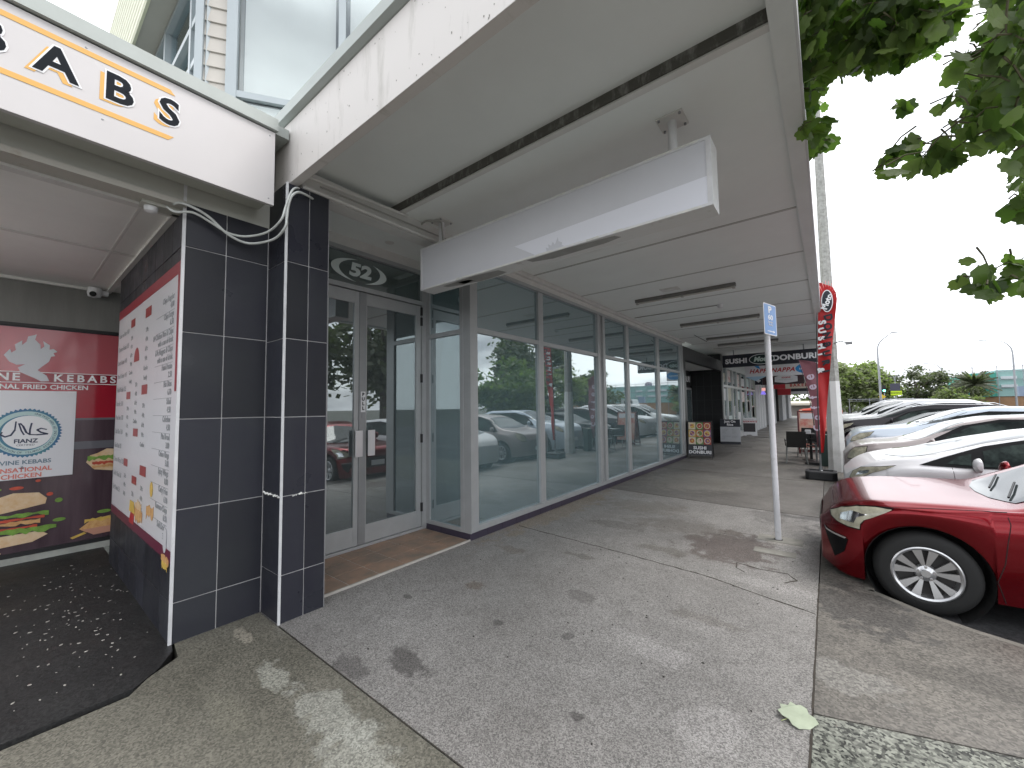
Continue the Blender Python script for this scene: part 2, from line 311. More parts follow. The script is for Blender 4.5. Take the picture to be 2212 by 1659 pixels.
# parking bay paint
bp_ = MB()
for y in (6.75, 9.3, 11.85, 14.4, 17, 19.6, 22.2, 24.8): bp_.box((.6, y-.05, -.130), (5.2, y+.05, -.128))
o = bp_.build('road_markings', mat('road_paint', (.6, .6, .58), .7, var=.3, vs=12)); o['kind'] = 'structure'

# ------------------------------------------------------------------ shop 52 building
B52 = thing('shop_building', 'empty glass-fronted shop numbered 52 with black tiled pillar and deep canopy', 'building', (-3.5, 7, 0))
def tiled_face(fn, xs, zs, parent, gap=.007, t=.008):
    """tiles between grid lines xs, zs on plane fn (own mesh), set proud of a grout bed"""
    mb = MB(); nrm = fn(0, 0, 1)-fn(0, 0, 0)
    for x0, x1 in zip(xs[:-1], xs[1:]):
        for z0, z1 in zip(zs[:-1], zs[1:]):
            g = gap/2; mb.prism([fn(x0+g, z0+g, 0), fn(x1-g, z0+g, 0), fn(x1-g, z1-g, 0), fn(x0+g, z1-g, 0)], nrm*t)
    return mb
FX = plane_fn((0, 0, 0), (0, 1, 0))      # facing +x : a = y
FYn = plane_fn((0, 0, 0), (1, 0, 0))     # facing -y : a = x
def fx(x): return plane_fn((x, 0, 0), (0, 1, 0))
def fy(y): return plane_fn((0, y, 0), (1, 0, 0))
ZP = [0, .355, .945, 1.55, 2.165, 2.78, 3.42]
# pillar: grout core, tiles on the two visible faces, white corner bead
pil = MB().box((-4.3, 1.338, 0), (-3.309, 1.672, 3.42)).build('tiled_pillar', grout, B52)
mb = tiled_face(fx(-3.309), [1.342, 1.512, 1.675], ZP, pil)
mb2 = tiled_face(fy(1.338), [-3.63, -3.305], ZP, pil); mb.add(mb2.v, mb2.f)
mb.build('tile', tile, pil, bevel=.0015, seg=1)
MB().box((-3.309, 1.326, 0), (-3.297, 1.343, 3.42)).build('corner_trim', tiletrim, pil)
MB().box((-4.3, 1.6725, .0), (-3.302, 1.678, 3.42)).build('side_panel', mat('grey_side', (.25, .25, .26), .6), pil)
for (y0, y1) in ((1.338, 1.5), (1.5, 1.56)):   # mortar blobs on the damaged joint
    pass
bl = MB()
for i in range(16):
    x = -3.62+i*.02; r = random.uniform(.004, .010); bl.lathe([(0.001, -r), (r, -r*.4), (r*.8, r*.5), (.001, r)], (x, 1.329, .945+random.uniform(-.008, .004)), 'z', 7)
for i in range(10):
    y = 1.42+i*.012; r = random.uniform(.003, .012)*(1 if 3 < i < 8 else .5); bl.lathe([(0.001, -r), (r, -r*.4), (r*.8, r*.5), (.001, r)], (-3.300, y, .945+random.uniform(-.01, .004)), 'z', 7)
bl.build('broken_grout', mat('chip_white', (.75, .75, .72), .8), pil)
# recessed entry: step tiles, door wall
st = MB().box((-4.32, 1.675, 0), (-3.46, 3.53, .012)).build('entry_step', mat('step_grout', (.52, .48, .43), .85, var=.3, vs=8), B52)
mb = MB(); ys = [1.69, 2.0, 2.31, 2.62, 2.93, 3.24, 3.52]
for (x0, x1) in ((-4.31, -4.04), (-4.04, -3.76), (-3.76, -3.475)):
    for y0, y1 in zip(ys[:-1], ys[1:]): mb.box((x0+.006, y0+.006, .010), (x1-.006, y1-.006, .017))
mb.build('terracotta_tile', mat('terracotta', (.36, .225, .155), .5, col2=(.20, .16, .125), vs=3.5, thr=(.35, .62), bump=.2, bs=30), st, bevel=.0015, seg=1)
MB().box((-3.475, 1.69, .0), (-3.455, 3.54, .020)).build('step_edge', mat('step_nosing', (.5, .47, .43), .7, var=.3, vs=9), st)
XD = -4.3
fr = MB()
fr.box((XD-.05, 1.68, .018), (XD+.03, 3.54, .05)); fr.box((XD-.05, 1.68, 3.0), (XD+.03, 3.54, 3.055))
fr.box((XD-.05, 3.47, .05), (XD+.035, 3.54, 3.47)); fr.box((XD-.05, 2.12, .05), (XD+.03, 2.178, 3.0)); fr.box((XD-.05, 1.68, 3.43), (XD+.03, 3.54, 3.48))
fr.build('door_frame', alu, B52, bevel=.003)
def door(y0, y1, hinge_side):
    st_, tr, br = .075, .14, .21
    d = MB(); f = XD+.012; bk = XD-.034
    d.box((bk, y0, .055), (f, y0+st_, 2.99)); d.box((bk, y1-st_, .055), (f, y1, 2.99)); d.box((bk+.001, y0+st_, .055), (f-.001, y1-st_, .055+br)); d.box((bk+.001, y0+st_, 2.99-tr), (f-.001, y1-st_, 2.99))
    D = d.build('door', alu, B52, bevel=.003)
    MB().box((XD-.014, y0+st_, .055+br), (XD-.008, y1-st_, 2.99-tr)).build('glass_pane', doorglass, D)
    return D
d1 = door(1.70, 2.575, 0); d2 = door(2.585, 3.465, 1)
MB().box((XD+.013, 2.555, .06), (XD+.028, 2.64, 2.985)).build('meeting_stile', alud, d2)
for (D, yc) in ((d1, 2.535), (d2, 2.695)):
    h = MB().box((XD+.055, yc-.045, 1.06), (XD+.068, yc+.045, 1.36)); h.box((XD+.010, yc-.010, 1.10), (XD+.056, yc+.010, 1.13)); h.box((XD+.010, yc-.010, 1.29), (XD+.056, yc+.010, 1.32))
    h.build('handle', mat('handle_alu', (.62, .62, .64), .35, metal=.5), D, bevel=.003)
ps = MB().box((XD+.028, 2.575, 1.57), (XD+.031, 2.632, 1.81)).build('pull_sign', white, d2)
for i, c_ in enumerate('PULL'): text(c_, .052, fx(XD+.031), 2.603, 1.775-i*.054, txtblack, d2, bold=.003, d=.0008)
MB().box((XD+.028, 2.585, 1.50), (XD+.034, 2.62, 1.555)).build('lock', alud, d2, bevel=.003)
for z in (.25, 1.15, 1.95, 2.72, 2.86):
    MB().box((XD+.012, 3.455, z), (XD+.036, 3.480, z+.115)).build('hinge', black, d2, bevel=.003)
# transom glass with the house number
tg = MB().box((XD-.02, 1.70, 3.055), (XD-.012, 3.47, 3.43)).build('transom_window', glass('transom_glass', (.35, .42, .40), .16, film=(.12, .15, .145), fa=.6), B52)
nm = mat('number_vinyl', (.55, .61, .60), .7); f_ = fx(XD-.012)
text('52', .21, f_, 2.575, 3.242, nm, tg, bold=.010, xs=1.35, shear=.12, d=.003)
def crescent(cx, cy, rx, ry, th, a0, a1, n=22):
    o_ = [(cx+rx*math.cos(R_(a0+(a1-a0)*i/n)), cy+ry*math.sin(R_(a0+(a1-a0)*i/n))) for i in range(n+1)]
    i_ = [(cx+(rx-th*math.sin(math.pi*i/n))*math.cos(R_(a0+(a1-a0)*i/n)), cy+(ry-th*.45*math.sin(math.pi*i/n))*math.sin(R_(a0+(a1-a0)*i/n))) for i in range(n+1)]
    return o_, i_
mb = MB()
for (a0, a1) in ((95, 262), (-80, 62)):
    o_, i_ = crescent(2.575, 3.24, .36, .135, .095, a0, a1)
    for k in range(len(o_)-1): flat(f_, [o_[k], o_[k+1], i_[k+1], i_[k]], .003, .001, mb)
mb.build('number_ring', nm, tg)
# bulkhead over the door, recess ceiling
MB().box((XD-.05, 1.68, 3.48), (XD+.02, 3.54, 3.62)).build('bulkhead', softrim, B52)
MB().box((XD-.05, 1.675, 3.60), (-3.47, 3.60, 3.64)).build('recess_ceiling', soffm, B52)
MB().lathe([(.001, -.004), (.05, -.004), (.055, 0)], (-4.05, 2.8, 3.599), 'z', 24).build('downlight', softrim, B52)
# side return of shop window (facing -y) y=3.54
XW = -3.5
fm = MB(); d_ = .03
fm.box((-4.27, 3.535, .085), (-3.56, 3.60, .135)); fm.box((-4.27, 3.535, 2.54), (-3.56, 3.60, 2.60)); fm.box((-4.27, 3.535, 3.40), (-3.56, 3.60, 3.45))
fm.box((-4.27, 3.536, .135), (-4.20, 3.60, 3.40)); fm.box((-3.62, 3.536, .135), (-3.56, 3.60, 3.40))
fm.build('return_frame', alu, B52, bevel=.003)
for z0, z1 in ((.135, 2.54), (2.60, 3.40)): MB().box((-4.20, 3.560, z0), (-3.62, 3.568, z1)).build('window_pane', winglass, B52)
# main front frame
mull = [(3.55, 3.70), (5.10, 5.23), (7.12, 7.20), (7.34, 7.44), (8.56, 8.70), (10.58, 10.78), (12.66, 12.82)]
fm = MB()
fm.box((-3.575, 3.54, .086), (-3.435, 3.545, 3.44))
for i, (a, b) in enumerate(mull):
    if i == 0: fm.box((-3.60, 3.548, .085), (-3.452, 3.69, 3.44)); continue
    fm.box((-3.56, a, .15), (-3.474 if i not in (2, 3) else -3.46, b, 3.40))
fm.box((-3.56, 7.20, .15), (-3.50, 7.34, 3.40))
spans = [(3.69, 5.10), (5.23, 7.12), (7.44, 8.56), (8.70, 10.58), (10.78, 12.66)]
for (a, b) in spans: fm.box((-3.555, a, 2.565), (-3.476, b, 2.63))
fm.box((-3.56, 3.69, .085), (-3.455, 12.85, .15)); fm.box((-3.56, 3.69, 3.40), (-3.455, 12.85, 3.45)); fm.box((-3.56, 12.82, .085), (-3.455, 12.95, 3.45))
fm.build('window_frame', alu, B52, bevel=.003)
for (a, b) in spans:
    MB().box((-3.520, a, .15), (-3.512, b, 2.565)).build('window_pane', winglass, B52)
    MB().box((-3.520, a, 2.63), (-3.512, b, 3.40)).build('window_pane', winglass, B52)
# plinth of dark tiles
ph = MB().box((-4.27, 3.548, 0), (-3.466, 12.95, .084)).build('plinth', grout, B52)
mb = MB(); y = 3.545
while y < 12.9: mb.box((-3.466, y+.003, .002), (-3.458, min(y+.297, 12.95), .081)); y += .3
x = -4.27
while x < -3.47: mb.box((x+.003, 3.540, .002), (min(x+.297, -3.459), 3.548, .081)); x += .3
mb.build('plinth_tile', mat('plinth_tile', (.045, .037, .06), .4, var=.2, vs=3), ph)
# interior
it = MB()
it.box((-9.5, 1.7, -.02), (-4.36, 3.6, .02)); it.box((-9.5, 3.6, -.02), (-3.58, 13, .02)); it.build('floor', mat('shop_floor', (.16, .19, .19), .35, var=.3, vs=1.5), B52)
it = MB().box((-9.6, 1.7, .02), (-9.5, 13, 3.5)); it.box((-9.5, 12.95, .02), (-3.6, 13.05, 3.5)); it.box((-9.5, 1.68, .02), (-4.36, 1.72, 3.5))
it.build('interior_wall', mat('shop_wall', (.44, .50, .49), .8, var=.2, vs=1.0), B52)
MB().box((-9.5, 1.7, 3.5), (-4.36, 13, 3.56)).box((-4.36, 3.65, 3.5), (-3.56, 13, 3.56)).build('interior_ceiling', mat('shop_ceiling', (.55, .58, .57), .8, var=.1, vs=1), B52)
MB().box((-7.2, 6.9, .02), (-5.0, 7.05, 3.5)).box((-5.4, 9.2, .02), (-5.1, 9.5, 3.5)).box((-9.45, 5.6, .02), (-9.3, 6.7, 2.2)).build('partition', mat('shop_partition', (.40, .46, .46), .8), B52)
MB().box((-6.4, 8.2, .02), (-5.8, 8.9, 1.9)).box((-6.2, 4.4, .02), (-5.2, 5.5, .9)).build('counter', mat('counter_dark', (.10, .12, .13), .5), B52)
# white paper sheet taped inside
# canopy
SF, SR = 3.67, 3.60
MB().box((-3.46, 1.44, SF), (-.15, 2.39, SF+.25)).build('front_soffit', soffm, B52)
MB().box((-3.46, 2.415, SR), (-.15, 15.3, SR+.3)).build('soffit', soffm, B52)
MB().box((-3.46, 2.39, SR+.004), (-.152, 2.414, SF+.2)).build('bare_strip', mat('bare_strip', (.10, .098, .085), .85, col2=(.27, .265, .25), vs=5, thr=(.33, .5), stretch=(3, 1, 1), bump=.6, bs=40), B52)
MB().box((-3.46, 2.405, SR-.012), (-.152, 2.46, SR-.0005)).build('soffit_trim', softrim, B52)
mb = MB()
for y in (4.9, 6.4, 7.95, 9.5, 11.0, 12.5, 14): mb.box((-3.44, y, SR-.006), (-.16, y+.035, SR-.0005))
mb.build('ceiling_batten', mat('batten', (.50, .50, .48), .6, var=.15, vs=4), B52)
mb = MB()
for y in (4.94, 6.44, 7.99, 9.54, 11.04, 12.54): mb.box((-3.44, y-.002, SR-.003), (-.16, y+.004, SR-.0004))
mb.build('ceiling_joint', mat('joint_dark', (.10, .10, .095), .9), B52)  # thin dark joint lines beside the battens
eb = MB().box((-.15, 1.44, SR-.035), (-.045, 15.3, 3.99)).build('canopy_edge', mat('edge_beam', (.74, .76, .75), .6, var=.12, vs=2), B52)
MB().box((-.045, 1.38, SR-.02), (-.03, 15.3, 4.02)).build('gutter', mat('gutter_white', (.62, .62, .63), .5, var=.15, vs=3), eb)
stain_f = mat('fascia_paint', (.68, .645, .62), .6, col2=(.50, .475, .44), vs=3.4, thr=(.26, .46), stretch=(2.6, 1, .5), bump=.15, bs=40)
MB().box((-3.78, 1.37, 3.445), (-.03, 1.44, 3.965)).build('fascia', stain_f, B52, bevel=.003)
mb = MB(); random.seed(4)
for i in range(85):
    x = random.uniform(-3.5, -.6); z = random.choice([random.gauss(3.50, .05), random.gauss(3.9, .05), random.uniform(3.47, 3.94)])
    if not 3.46 < z < 3.95: continue
    r = random.uniform(.0012, .0045); mb.prism([(x+r*math.cos(t)*random.uniform(.6, 1.4), 1.369, z+r*math.sin(t)*random.uniform(.6, 2.2)) for t in (0, 1, 2, 3, 4, 5)], (0, -.0008, 0))
mb.build('mould_spots', mat('mould', (.34, .325, .30), .9, var=.4, vs=30), B52)['kind'] = 'stuff'
mb = MB()
mb.prism([(-3.85, 1.325, 4.075), (-3.85, 1.325, 3.985), (-3.85, 1.36, 3.968), (-3.85, 1.60, 3.968), (-3.85, 1.60, 4.12)], (3.84, 0, 0))
mb.build('flashing', flashm, B52)
MB().box((-4.2, 1.45, 3.9), (-.05, 15.3, 3.965)).build('canopy_roof', flashm, B52)
# trim between soffit and shop front, conduit trunking
tr = MB().box((-3.50, 3.54, SR-.045), (-3.42, 13.0, SR-.0008)); tr.box((-3.46, 3.60, SR-.075), (-3.40, 13.0, SR-.0455))
tr.build('head_trim', softrim, B52, bevel=.003)
MB().box((-3.50, 3.52, 3.452), (-3.46, 12.95, 3.60)).build('head_panel', softrim, B52)
tk = MB().box((-3.50, 1.46, 3.425), (-3.33, 3.62, SR-.001)); tk.tube([(-3.30, 1.46, 3.435), (-3.31, 3.5, 3.445)], .016); tk.tube([(-3.31, 1.46, SR-.06), (-3.30, 2.5, SR-.02)], .013)
tk.build('trunking', softrim, B52)
q = MB(); q.tube([(-3.31, 1.6, 3.50), (-3.315, 3.4, 3.52)], .007, 6); q.build('grey_conduit', mat('grey_cable', (.34, .33, .31), .5), B52)
# ------------------------------------------------------------------ upper storey (angled bay) and side wall with eave
UP = thing('upper_storey', 'cream weatherboard upper storey with grey window frames above the canopy', 'building', (-5, 2, 4))
u0 = Vector((-4.98, 1.15, 0)); ud = Vector((.566, .824, 0)).normalized()
fu = plane_fn(u0, ud)
# weatherboards
wb = MB()
for i in range(34):
    z = 3.9+i*.165; wb.prism([fu(.0, z, .0), fu(.0, z+.165, -.002), fu(.0, z+.165, -.05), fu(.0, z, -.05)], ud*.24)
    wb.prism([fu(.0, z, .018), fu(.0, z+.158, .002), fu(.0, z+.158, .0), fu(.0, z, .0)], ud*.24)
wb.build('weatherboards', mat('weatherboard', (.58, .54, .49), .6, var=.08, vs=3), UP)
f2 = MB()
def bar(a0, z0, a1, z1, d0=.0, d1=.05, mb=f2): mb.prism([fu(a0, z0, d0), fu(a1, z0, d0), fu(a1, z1, d0), fu(a0, z1, d0)], (fu(0, 0, d1-d0)-fu(0, 0, 0)))
bar(-.05, 3.9, .02, 9.3, -.05, .05); bar(.23, 3.9, .33, 9.3, 0, .055); 
for a in (1.32, 2.36, 3.4): bar(a, 3.9, a+.075, 9.3)
for z in (4.92, 7.0): bar(.33, z, 3.5, z+.07, 0, .048)
f2.build('window_frame', mat('window_grey', (.42, .46, .48), .4, metal=.2, var=.08, vs=3), UP)
blind = mat('roller_blind', (.80, .82, .79), .8, var=.06, vs=1)
for a0, a1 in ((.33, 1.32), (1.395, 2.36), (2.435, 3.4)):
    for z0, z1 in ((3.95, 4.92), (4.99, 7.0), (7.07, 9.2)):
        pn = MB(); bar(a0, z0, a1, z1, .006, .012, pn); pn.build('window_pane', glass('upper_glass%.1f%.1f' % (a0, z0), (.98, .98, .98), .05, fa=.0), UP)
        bl_ = MB(); bar(a0+.04, z0, a1-.04, z1, -.05, -.045, bl_); bl_.build('blind', blind, UP)
bk = MB(); bar(.3, 3.9, 3.5, 9.3, -.3, -.25, bk); bk.build('back_wall', mat('room_dark', (.10, .11, .11), .9), UP)
# side wall facing -y
sw = MB().box((-14, 1.22, 3.9), (-8.9, 1.3, 6.85)); sw.box((-14, 1.22, 3.9), (-5.0, 1.3, 4.4))
sw.build('side_wall', mat('side_cream', (.50, .48, .43), .7), UP)
fs = fy(1.22); f3 = MB()
for (x0, x1) in ((-5.02, -4.94), (-5.62, -5.55), (-6.9, -6.82), (-8.2, -8.12), (-8.96, -8.88)): f3.box((x0, 1.17, 4.4), (x1, 1.27, 6.82))
for z in (4.4, 5.5, 6.0, 6.74): f3.box((-8.95, 1.175, z), (-4.98, 1.265, z+.07))
f3.build('side_window_frame', MC['window_grey'], UP)
MB().box((-8.9, 1.235, 4.45), (-5.0, 1.245, 6.75)).build('side_pane', glass('side_glass', (.9, .93, .95), .15, fa=0), UP)
MB().box((-8.9, 1.30, 4.45), (-5.3, 1.305, 6.75)).build('side_blind', mat('side_blind', (.62, .64, .64), .8), UP)
ev = MB().box((-14, .93, 6.82), (-4.6, 1.35, 6.9)).build('eave_soffit', mat('eave_soffit', (.52, .50, .45), .7, var=.08, vs=2), UP)
yb = MB()
for i in range(12): z = 6.82+i*.135; yb.prism([(-14, .93, z), (-14, .918, z+.02), (-14, .918, z+.09), (-14, .93, z+.11)], (9.4, 0, 0))
yb.box((-14, .93, 6.8), (-4.6, .96, 8.48)); yb.build('ribbed_parapet', mat('yellow_cladding', (.80, .80, .60), .5, var=.1, vs=3), UP)
MB().box((-14, 1.3, 4.0), (-5.4, 14, 8.4)).build('rear_block', mat('rear_block', (.5, .48, .44), .8), UP)
cp = MB().box((-5.1, 1.5, 9.3), (-2.5, 6, 9.4)); cp.build('upper_soffit', MC['eave_soffit'], UP)

# ------------------------------------------------------------------ takeaway (kebab) shop
BK = thing('takeaway_shop', 'kebab takeaway shopfront with black tiled column and red window graphic', 'building', (-5, .8, 0))
ZK = [0, .276, .912, 1.55, 2.178, 2.81, 3.42]
col = MB().box((-6.15, .770, 0), (-3.638, 1.336, 3.42)).build('tiled_column', mat('dark_grout', (.30, .30, .31), .8, var=.3, vs=6), BK)
MB().box((-3.6385, .775, 0), (-3.634, 1.33, 3.42)).build('front_grout', grout, col)
mb = tiled_face(fx(-3.634), [.775, 1.03, 1.326], ZK, col)
xs = [-6.15+i*.2786 for i in range(10)]; m2_ = tiled_face(fy(.770), xs, ZK, col, gap=.006); mb.add(m2_.v, m2_.f)
mb.build('tile', tile, col, bevel=.0015, seg=1)
MB().box((-3.638, .757, 0), (-3.622, .776, 3.42)).build('corner_trim', tiletrim, col)
XK = -6.94
# window wall
ww = MB().box((XK-.1, -3, 2.58), (XK+.02, 1.6, 3.15)); ww.build('upper_panel', mat('panel_grey', (.20, .20, .19), .6, var=.25, vs=3, stretch=(1, 2, .3)), BK)
MB().box((XK-.1, -3, 0), (XK+.05, 1.6, .07)).build('sill', mat('sill_concrete', (.40, .41, .38), .8, var=.3, vs=6), BK)
MB().box((XK-.08, -3, .07), (XK+.03, 1.6, .115)).build('bottom_rail', black, BK)
MB().box((XK-.08, -3, 2.565), (XK+.035, 1.6, 2.60)).build('top_rail', black, BK)
gm = mat('window_graphic', (.055, .035, .045), .10, col2=(.11, .075, .09), vs=1.3, stretch=(1, 4, .4))
gp = MB().box((XK-.02, -3, .115), (XK, 1.6, 2.565)).build('window_graphic', gm, BK)
fk = fx(XK)
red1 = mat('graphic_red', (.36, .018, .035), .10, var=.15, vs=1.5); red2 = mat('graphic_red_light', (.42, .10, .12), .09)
flat(fk, rect(-3, 1.52, 1.55, 2.50), .001, .002).build('red_field', red1, gp)
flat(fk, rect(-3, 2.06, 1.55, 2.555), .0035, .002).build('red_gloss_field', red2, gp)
flat(fk, rect(.50, 1.18, 1.55, 1.27), .001, .002).build('grey_band', mat('graphic_greyband', (.14, .14, .16), .1), gp)
flat(fk, rect(.0, 1.52, 1.55, 1.545), .0035, .001).build('thin_line', MC['graphic_greyband'], gp)
ln = MB(); flat(fk, rect(-3, 2.062, 1.5, 2.070), .006, .001, ln); flat(fk, rect(-3, 1.945, 1.5, 1.953), .006, .001, ln); ln.build('rule_lines', txtwhite, gp)
mb = MB(); flat(fk, rect(-3, 1.953, 1.5, 2.062), .0058, .001, mb); mb.build('name_band', mat('graphic_maroon', (.25, .015, .03), .12), gp)
text('DIVINE', .115, fk, .10, 2.005, txtwhite, gp, d=.007, bold=.003, align='RIGHT', sp=1.25)
text('KEBABS', .115, fk, .34, 2.005, txtwhite, gp, d=.007, bold=.003, align='LEFT', sp=1.42)
text('SENSATIONAL FRIED CHICKEN', .070, fk, .62, 1.90, txtwhite, gp, d=.007, bold=.0015, align='RIGHT')
# flame emblem
flame = [(.02, 2.17), (-.02, 2.24), (.02, 2.31), (.03, 2.27), (.06, 2.30), (.05, 2.36), (.10, 2.41), (.10, 2.36), (.13, 2.40), (.14, 2.46), (.20, 2.49), (.19, 2.43), (.23, 2.38), (.235, 2.33), (.26, 2.36), (.25, 2.42), (.30, 2.38), (.30, 2.33), (.33, 2.34), (.36, 2.31), (.33, 2.29), (.345, 2.26), (.315, 2.25), (.30, 2.19), (.25, 2.13), (.22, 2.09), (.29, 2.03), (.31, 1.97), (.25, 1.965), (.20, 2.0), (.10, 2.06), (.08, 2.11), (.13, 2.15), (.07, 2.14)]
fm_ = mat('emblem_white', (.55, .56, .60), .3)
flat(fk, flame, .0085, .002).build('flame_emblem', fm_, gp)
# food pictures on the glass
def food(name, items, parent, fn):
    """items: (outline, material, depth)"""
    by = {}
    for pts, m, d in items: by.setdefault((m.name, m), []).append((pts, d))
    for (nm_, m), L_ in by.items():
        mb = MB()
        for pts, d in L_: flat(fn, pts, d, .0015, mb)
        mb.build(name, m, parent)
bun = mat('bun', (.62, .38, .18), .5, col2=(.75, .60, .42), vs=9); lett = mat('lettuce', (.22, .42, .06), .5, var=.5, vs=20); tom = mat('tomato', (.60, .08, .04), .4, var=.4, vs=12)
meat = mat('fried_meat', (.50, .22, .07), .5, col2=(.70, .45, .2), vs=18); chipm = mat('chips_yellow', (.72, .48, .10), .5, var=.3, vs=14); bowl = mat('bowl_pink', (.5, .25, .18), .5)
def wav(x0, x1, y, h, n=16, seed=0):
    r = random.Random(seed); t = [(x0+(x1-x0)*i/n, y+h*(.5+.5*r.random())) for i in range(n+1)]; b = [(x1-(x1-x0)*i/n, y-h*r.random()) for i in range(n+1)]
    return t+b
food('burger_picture', [([(-.25, .58), (-.1, .68), (.1, .75), (.28, .73), (.34, .66), (.33, .60), (.0, .54), (-.25, .50)], bun, .004), (wav(-.25, .36, .50, .03, seed=1), lett, .006), (wav(-.2, .33, .46, .02, seed=2), tom, .008),
     (wav(-.25, .30, .42, .03, seed=3), meat, .010), (wav(-.2, .28, .37, .02, seed=4), tom, .012), (wav(-.28, .42, .33, .045, seed=5), lett, .014), ([(-.28, .30), (.3, .31), (.36, .26), (.25, .20), (-.1, .18), (-.28, .20)], bun, .005),
     (ell(.12, .80, .05, .018), tom, .004), (ell(.36, .70, .025, .02), tom, .004), (ell(.43, .62, .03, .025), lett, .004), (ell(-.02, .80, .04, .015), lett, .004), (ell(.44, .40, .05, .02), lett, .004), (ell(.27, .86, .02, .014), tom, .004), (ell(0, .13, .04, .015), bun, .004)], gp, fk)
food('wrap_picture', [([(.63, 1.02), (.66, 1.10), (.72, 1.12), (.80, 1.17), (.95, 1.15), (1.0, .95), (.85, .90), (.70, .93)], bun, .004), (wav(.64, .95, 1.06, .035, seed=6), lett, .006), (wav(.68, .95, 1.0, .03, seed=7), tom, .008), (wav(.68, .95, .96, .02, seed=8), meat, .010)], gp, fk)
food('chips_picture', [([(.60, .25), (.70, .34), (.85, .36), (1.0, .36), (1.0, .22), (.66, .20)], meat, .004), (wav(.64, 1.0, .33, .03, seed=9), chipm, .006), ([(.62, .24), (1.0, .24), (1.0, .17), (.72, .16)], bowl, .008), ([(.53, .17), (.55, .15), (.66, .19), (.64, .21)], chipm, .010), (ell(.80, .42, .06, .02), lett, .004)], gp, fk)
# kebab ceiling and beam
kc = mat('kebab_ceiling', (.84, .83, .81), .65, var=.10, vs=1.4)
ZC = 3.10
MB().box((XK-.1, -3, ZC), (-3.76, .90, ZC+.1)).build('ceiling', kc, BK)
bt = MB()
bt.box((-5.19, -3, ZC-.008), (-5.14, .75, ZC-.0005)); bt.box((XK, .725, ZC-.03), (-3.76, .768, ZC-.0005)); bt.box((XK+.021, -3, ZC-.03), (XK+.06, .724, ZC-.0006))
bt.box((-6.45, .555, ZC-.004), (-3.78, .575, ZC-.0007)); bt.box((-3.84, -3, ZC-.028), (-3.761, .72, ZC-.0008))
bt.build('ceiling_batten', softrim, BK)
MB().box((-3.76, -3, ZC+.03), (-3.625, 1.36, 3.80)).build('canopy_beam', greypaint, BK)
MB().box((-3.80, -3, ZC-.01), (-3.60, .77, ZC+.030)).build('beam_edge', mat('edge_beige', (.48, .46, .42), .6, col2=(.30, .2, .12), vs=3, thr=(.25, .4)), BK)
MB().box((-6.9, -3, 3.8), (-3.35, 1.36, 3.88)).build('canopy_roof', flashm, BK)
MB().prism([(-3.275, -3, 3.875), (-3.275, -3, 3.782), (-3.30, -3, 3.778), (-3.33, -3, 3.79), (-3.33, -3, 3.885)], (0, 4.25, 0)).prism([(-3.331, -3, 3.885), (-3.331, -3, 3.78), (-3.60, -3, 3.78), (-3.60, -3, 3.93)], (0, 4.0, 0)).build('flashing', flashm, BK)

# fascia sign of the takeaway
SG = thing('fascia_sign', 'long off-white fascia sign with dark letters spelling kebabs between orange lines', 'sign', (-3.33, 0, 3.45))
MB().box((-3.335, -2.6, 3.187), (-3.30, 1.238, 3.770)).build('panel', mat('fascia_panel', (.60, .575, .575), .4, var=.05, vs=2), SG, bevel=.002)
MB().box((-3.60, -2.5, 3.25), (-3.336, 1.236, 3.74)).build('bracket', greypaint, SG)
fsn = fx(-3.30)
pl_ = MB()
flat(fsn, [(-2.4, 3.686), (.627, 3.686), (.600, 3.717), (-2.4, 3.717)], .001, .0015, pl_); flat(fsn, [(-2.4, 3.374), (.600, 3.374), (.627, 3.405), (-2.4, 3.405)], .001, .0015, pl_)
pl_.build('orange_line', orange, SG)
letm = mat('letter_ink', (.006, .009, .014), .6, spec=.15)
halo = mat('letter_halo', (.80, .80, .82), .4)
for c_, a in (('K', -1.19), ('E', -.93), ('B', -.70), ('E', -.43), ('B', -.13), ('A', .113), ('B', .362), ('S', .600)):
    # drop shadow, white halo and dark letter
    text(c_, .235, fsn, a-.026, 3.533, orange, SG, d=.0015, bold=.006, name='letter_shadow', ext=.0005)
    text(c_, .235, fsn, a, 3.553, halo, SG, d=.003, bold=.014, name='letter_halo', ext=.0005)
    text(c_, .235, fsn, a, 3.553, letm, SG, d=.0045, bold=.006, name='letter', ext=.0005)
for (a, z) in ((1.20, 3.73), (1.20, 3.23), (.22, 3.73), (.30, 3.34)): MB().lathe([(.001, .003), (.005, .002), (.006, 0)], (-3.3, a, z), 'x', 10).build('screw', alud, SG)

# menu board on the column side
MN = thing('menu_board', 'tall white and red printed menu board on the tiled column side', 'menu board', (-4.9, .76, 1.6))
fm2 = fy(.7575); mm = paper
MB().box((-6.10, .758, .55), (-3.64, .7615, 2.70)).build('panel', mm, MN)
maroon = mat('menu_maroon', (.13, .018, .045), .4)
flat(fm2, rect(-6.10, 2.61, -3.64, 2.70), .001, .001).build('top_band', mat('menu_red', (.30, .03, .045), .35), MN)
flat(fm2, rect(-3.69, 1.75, -3.64, 2.61), .001, .001).build('side_band', MC['menu_red'], MN)
flat(fm2, rect(-6.10, .55, -3.64, .63), .001, .001).build('bottom_band', maroon, MN)
def mx(u): return -6.10+2.46*u
rows = ['Kebab on Rice 14.0', 'Chicken Kebab 13.5', 'Lamb Kebab 14.0', 'Mixed Kebab 14.5', 'Falafel Kebab 12.5', 'Iskender 16.0', 'Meat Box 17.0', 'Salad Box 13.0', 'Kids Pack 9.0', 'Cheese Wrap 12.0', 'Garlic Naan 5.0', 'Soft Drink 3.5']
for i, r_ in enumerate(rows): text(r_, .07, fm2, mx(.02), 2.42-i*.145, txtgrey, MN, align='LEFT', d=.0015, name='menu_text', ext=.0003)
